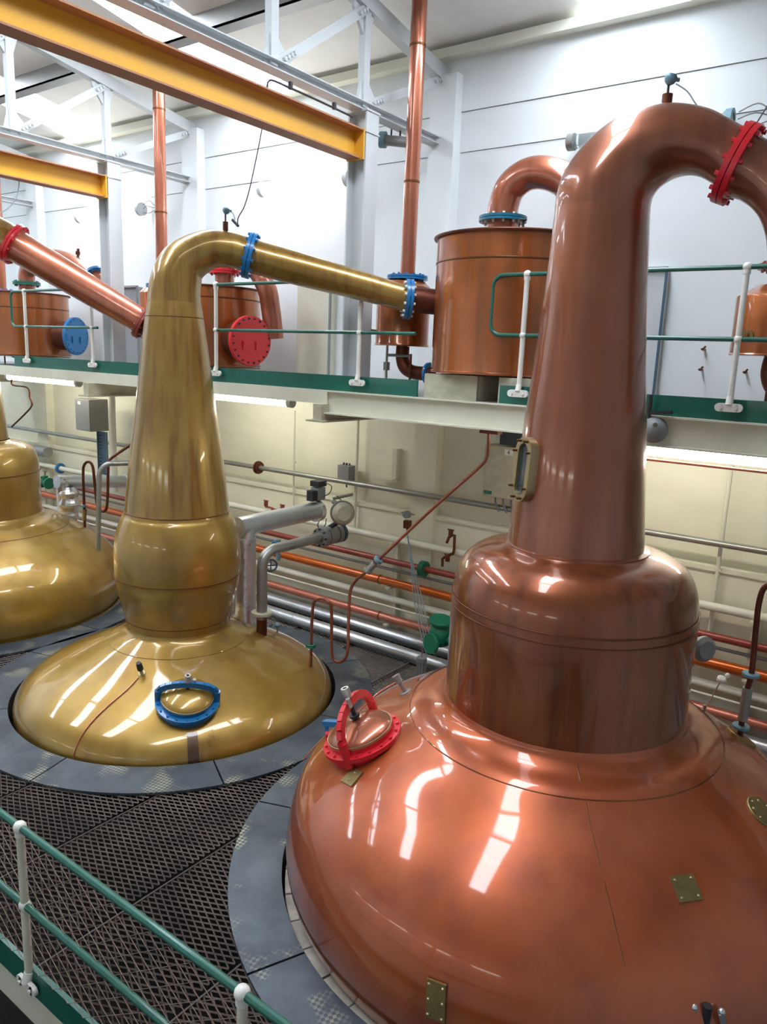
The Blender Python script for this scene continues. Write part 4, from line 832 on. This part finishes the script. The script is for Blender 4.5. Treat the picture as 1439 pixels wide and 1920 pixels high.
# steam pipework of the leftmost still
t = thing('steam_pipework', tuple(P(118, 985, Y=6.3)), 'foil-wrapped steam pipe rising beside the leftmost still drum', 'pipework')
e_ = P(118, 902, Y=6.3); MB().cyl((e_.x, e_.y, P(118, 985, Y=6.3).z - .2), (e_.x, e_.y, e_.z + .05), .1, 20).build('riser', 'foil', t)
f_ = P(238, 905, Y=7.0); MB().cyl(e_ - V((.0, .1, 0)), P(236, 903, X=e_.x), .1, 24).build('lagged_run', 'aluminium', t)
MB().ring(P(236, 903, X=e_.x), (0, 1, 0), .09, .125, .06).build('foil_cuff', 'foil', t)
MB().lathe(cr([(.08, -.3), (.13, -.2), (.12, -.1), (.16, 0), (.13, .1), (.15, .18), (.08, .27)], 3), P(130, 945, Y=6.35), 14).build('foil_wrap', 'foil', t, smooth=False)
q = P(85, 905, Y=7.0); t = thing('gate_valve', tuple(q), 'green gate valve left of the foil-wrapped riser', 'valve')
MB().cyl(q - V((.1, 0, .0)), q + V((.1, 0, 0)), .06, 16).disc(q - V((.12, 0, 0)), (1, 0, 0), .1, .03, 20).disc(q + V((.1, 0, 0)), (1, 0, 0), .1, .03, 20).cyl(q, q + V((0, 0, .12)), .05, 14).build('valve_body', 'valve_green', t)
MB().cyl(q + V((0, 0, .12)), q + V((0, 0, .2)), .012, 8).bar(q + V((-.05, 0, .2)), q + V((.05, 0, .2)), .015, .015).build('valve_handle', 'brass', t)
# big green check valve between the stills, near the wall
q = P(826, 1180, Y=7.15); t = thing('gate_valve', tuple(q), 'large green flanged valve between the middle and nearest stills', 'valve')
MB().lathe(cr([(.02, -.2), (.1, -.18), (.13, -.05), (.1, .05), (.075, .09)], 4), q, 24).cyl(q + V((0, 0, .05)), q + V((0, 0, .09)), .09, 20).build('valve_body', 'valve_green', t)
MB().disc(q + V((0, 0, .09)), (.1, -.15, 1), .14, .035, 28).build('valve_bonnet', 'valve_green', t)
MB().disc(q + V((-.02, -.13, -.14)), (-.3, -.95, .1), .12, .035, 28).cyl(q + V((0, 0, -.12)), q + V((-.02, -.14, -.14)), .08, 18).build('inlet_flange', 'valve_green', t)
MB().disc(q + V((.15, .05, -.1)), (1, .1, 0), .13, .035, 28).cyl(q + V((0, 0, -.1)), q + V((.16, .05, -.1)), .08, 18).build('outlet_flange', 'valve_green', t)
MB().cyl(q + V((.1, .1, -.12)), q + V((.4, .1, -.12)), .06, 14).build('outlet_pipe', 'aluminium', t)
# float switch and its wires
c = P(765, 970, Y=7.72); t = thing('pressure_switch', tuple(c), 'grey and brown pressure switch on the wall with wires falling to the green valve', 'switch')
MB().cyl(c + V((0, 0, .04)), c + V((0, -.05, .04)), .05, 18).bar(c + V((-.1, 0, .05)), c + V((.1, 0, .05)), .015, .015).build('switch_head', 'grey_paint', t); MB().box(c - V((0, 0, .09)), (.08, .07, .1)).cyl(c - V((0, 0, .14)), c - V((0, 0, .22)), .012, 8).build('switch_body', 'dark_copper', t)
for k in range(4):
    pth = [c - V((0, 0, .2)), P(772 + k * 2, 1070, Y=7.5), P(776 + k * 5, 1120, Y=7.35), P(790 + k * 5, 1190, Y=7.1), P(800 + k * 3, 1225, Y=7.0)]
    MB().tube(cr([tuple(a) for a in pth], 4), .006, 6).build('signal_wire', 'cable_grey', t)
c = P(791, 1240, Y=6.9); t = thing('steam_trap', tuple(c), 'small ribbed grey steam trap behind the nearest still shoulder', 'valve')
MB().cyl(c + V((0, 0, -.2)), c + V((0, 0, .02)), .045, 12).cyl(c + V((0, 0, .0)), c + V((0, 0, .05)), .06, 16).cyl(c + V((0, 0, .05)), c + V((0, 0, .16)), .008, 6).build('trap_body', 'grey_metal', t)
bb = MB()
for k in range(8): a = 2 * PI * k / 8; bb.cyl(c + V((.05 * math.cos(a), .05 * math.sin(a), -.2)), c + V((.05 * math.cos(a), .05 * math.sin(a), .03)), .008, 6)
bb.build('trap_ribs', 'bolt_steel', t)
# brass taps on the wall pipes
def tap(pts, lab, m='dark_copper', wheels=()):
    y = 7.68; q = [P(a, b, Y=y) for a, b in pts]; t = thing('drain_tap', tuple(q[0]), lab, 'tap')
    MB().tube([tuple(a) for a in q], .018, 10).build('tap_pipe', m, t)
    for a, b in wheels:
        c = P(a, b, Y=y); MB().cyl(c, c - V((0, 0, .07)), .03, 10).bar(c + V((-.045, 0, .01)), c + V((.045, 0, .01)), .014, .014).cyl(c - V((0, 0, .07)), c, .012, 8).build('tap_head', m, t)
tap([(830, 1062), (830, 1048), (838, 1042), (850, 1038), (852, 1030), (853, 1003), (848, 1003), (842, 1008), (838, 1018)], 'dark brass tap assembly beside the nearest still dome', 'seam_copper', [(840, 1042), (846, 995)])
tap([(510, 968), (511, 953), (499, 950), (498, 942)], 'small red brass test tap above the upper white pipe', 'red_oxide', [(499, 940), (530, 948)])
tap([(511, 955), (530, 958), (530, 950)], 'small red brass side tap right of the clear sight cup', 'red_oxide')
q = P(538, 1010, Y=7.3); t = thing('pipe_union', tuple(q), 'short blue pipe union hanging between silver risers and wall', 'pipe')
MB().cyl(P(515, 1015, Y=7.3), P(515, 1035, Y=7.3), .035, 12).build('union_cap', 'blue_paint', t); MB().cyl(P(522, 1012, Y=7.35), P(522, 1050, Y=7.35), .03, 12).build('union_stub', 'blue_grey', t)

t = thing('hanging_cable', tuple(P(36, 334, X=-9.56)), 'thin dark cable hanging below the left yellow beam near the left edge', 'cable')
MB().tube(cr([tuple(P(a, b, X=-9.56)) for a, b in ((36, 332), (35, 352), (30, 372), (18, 388), (2, 398), (-20, 404))], 5), .006, 6).build('cable_run', 'cable_grey', t)
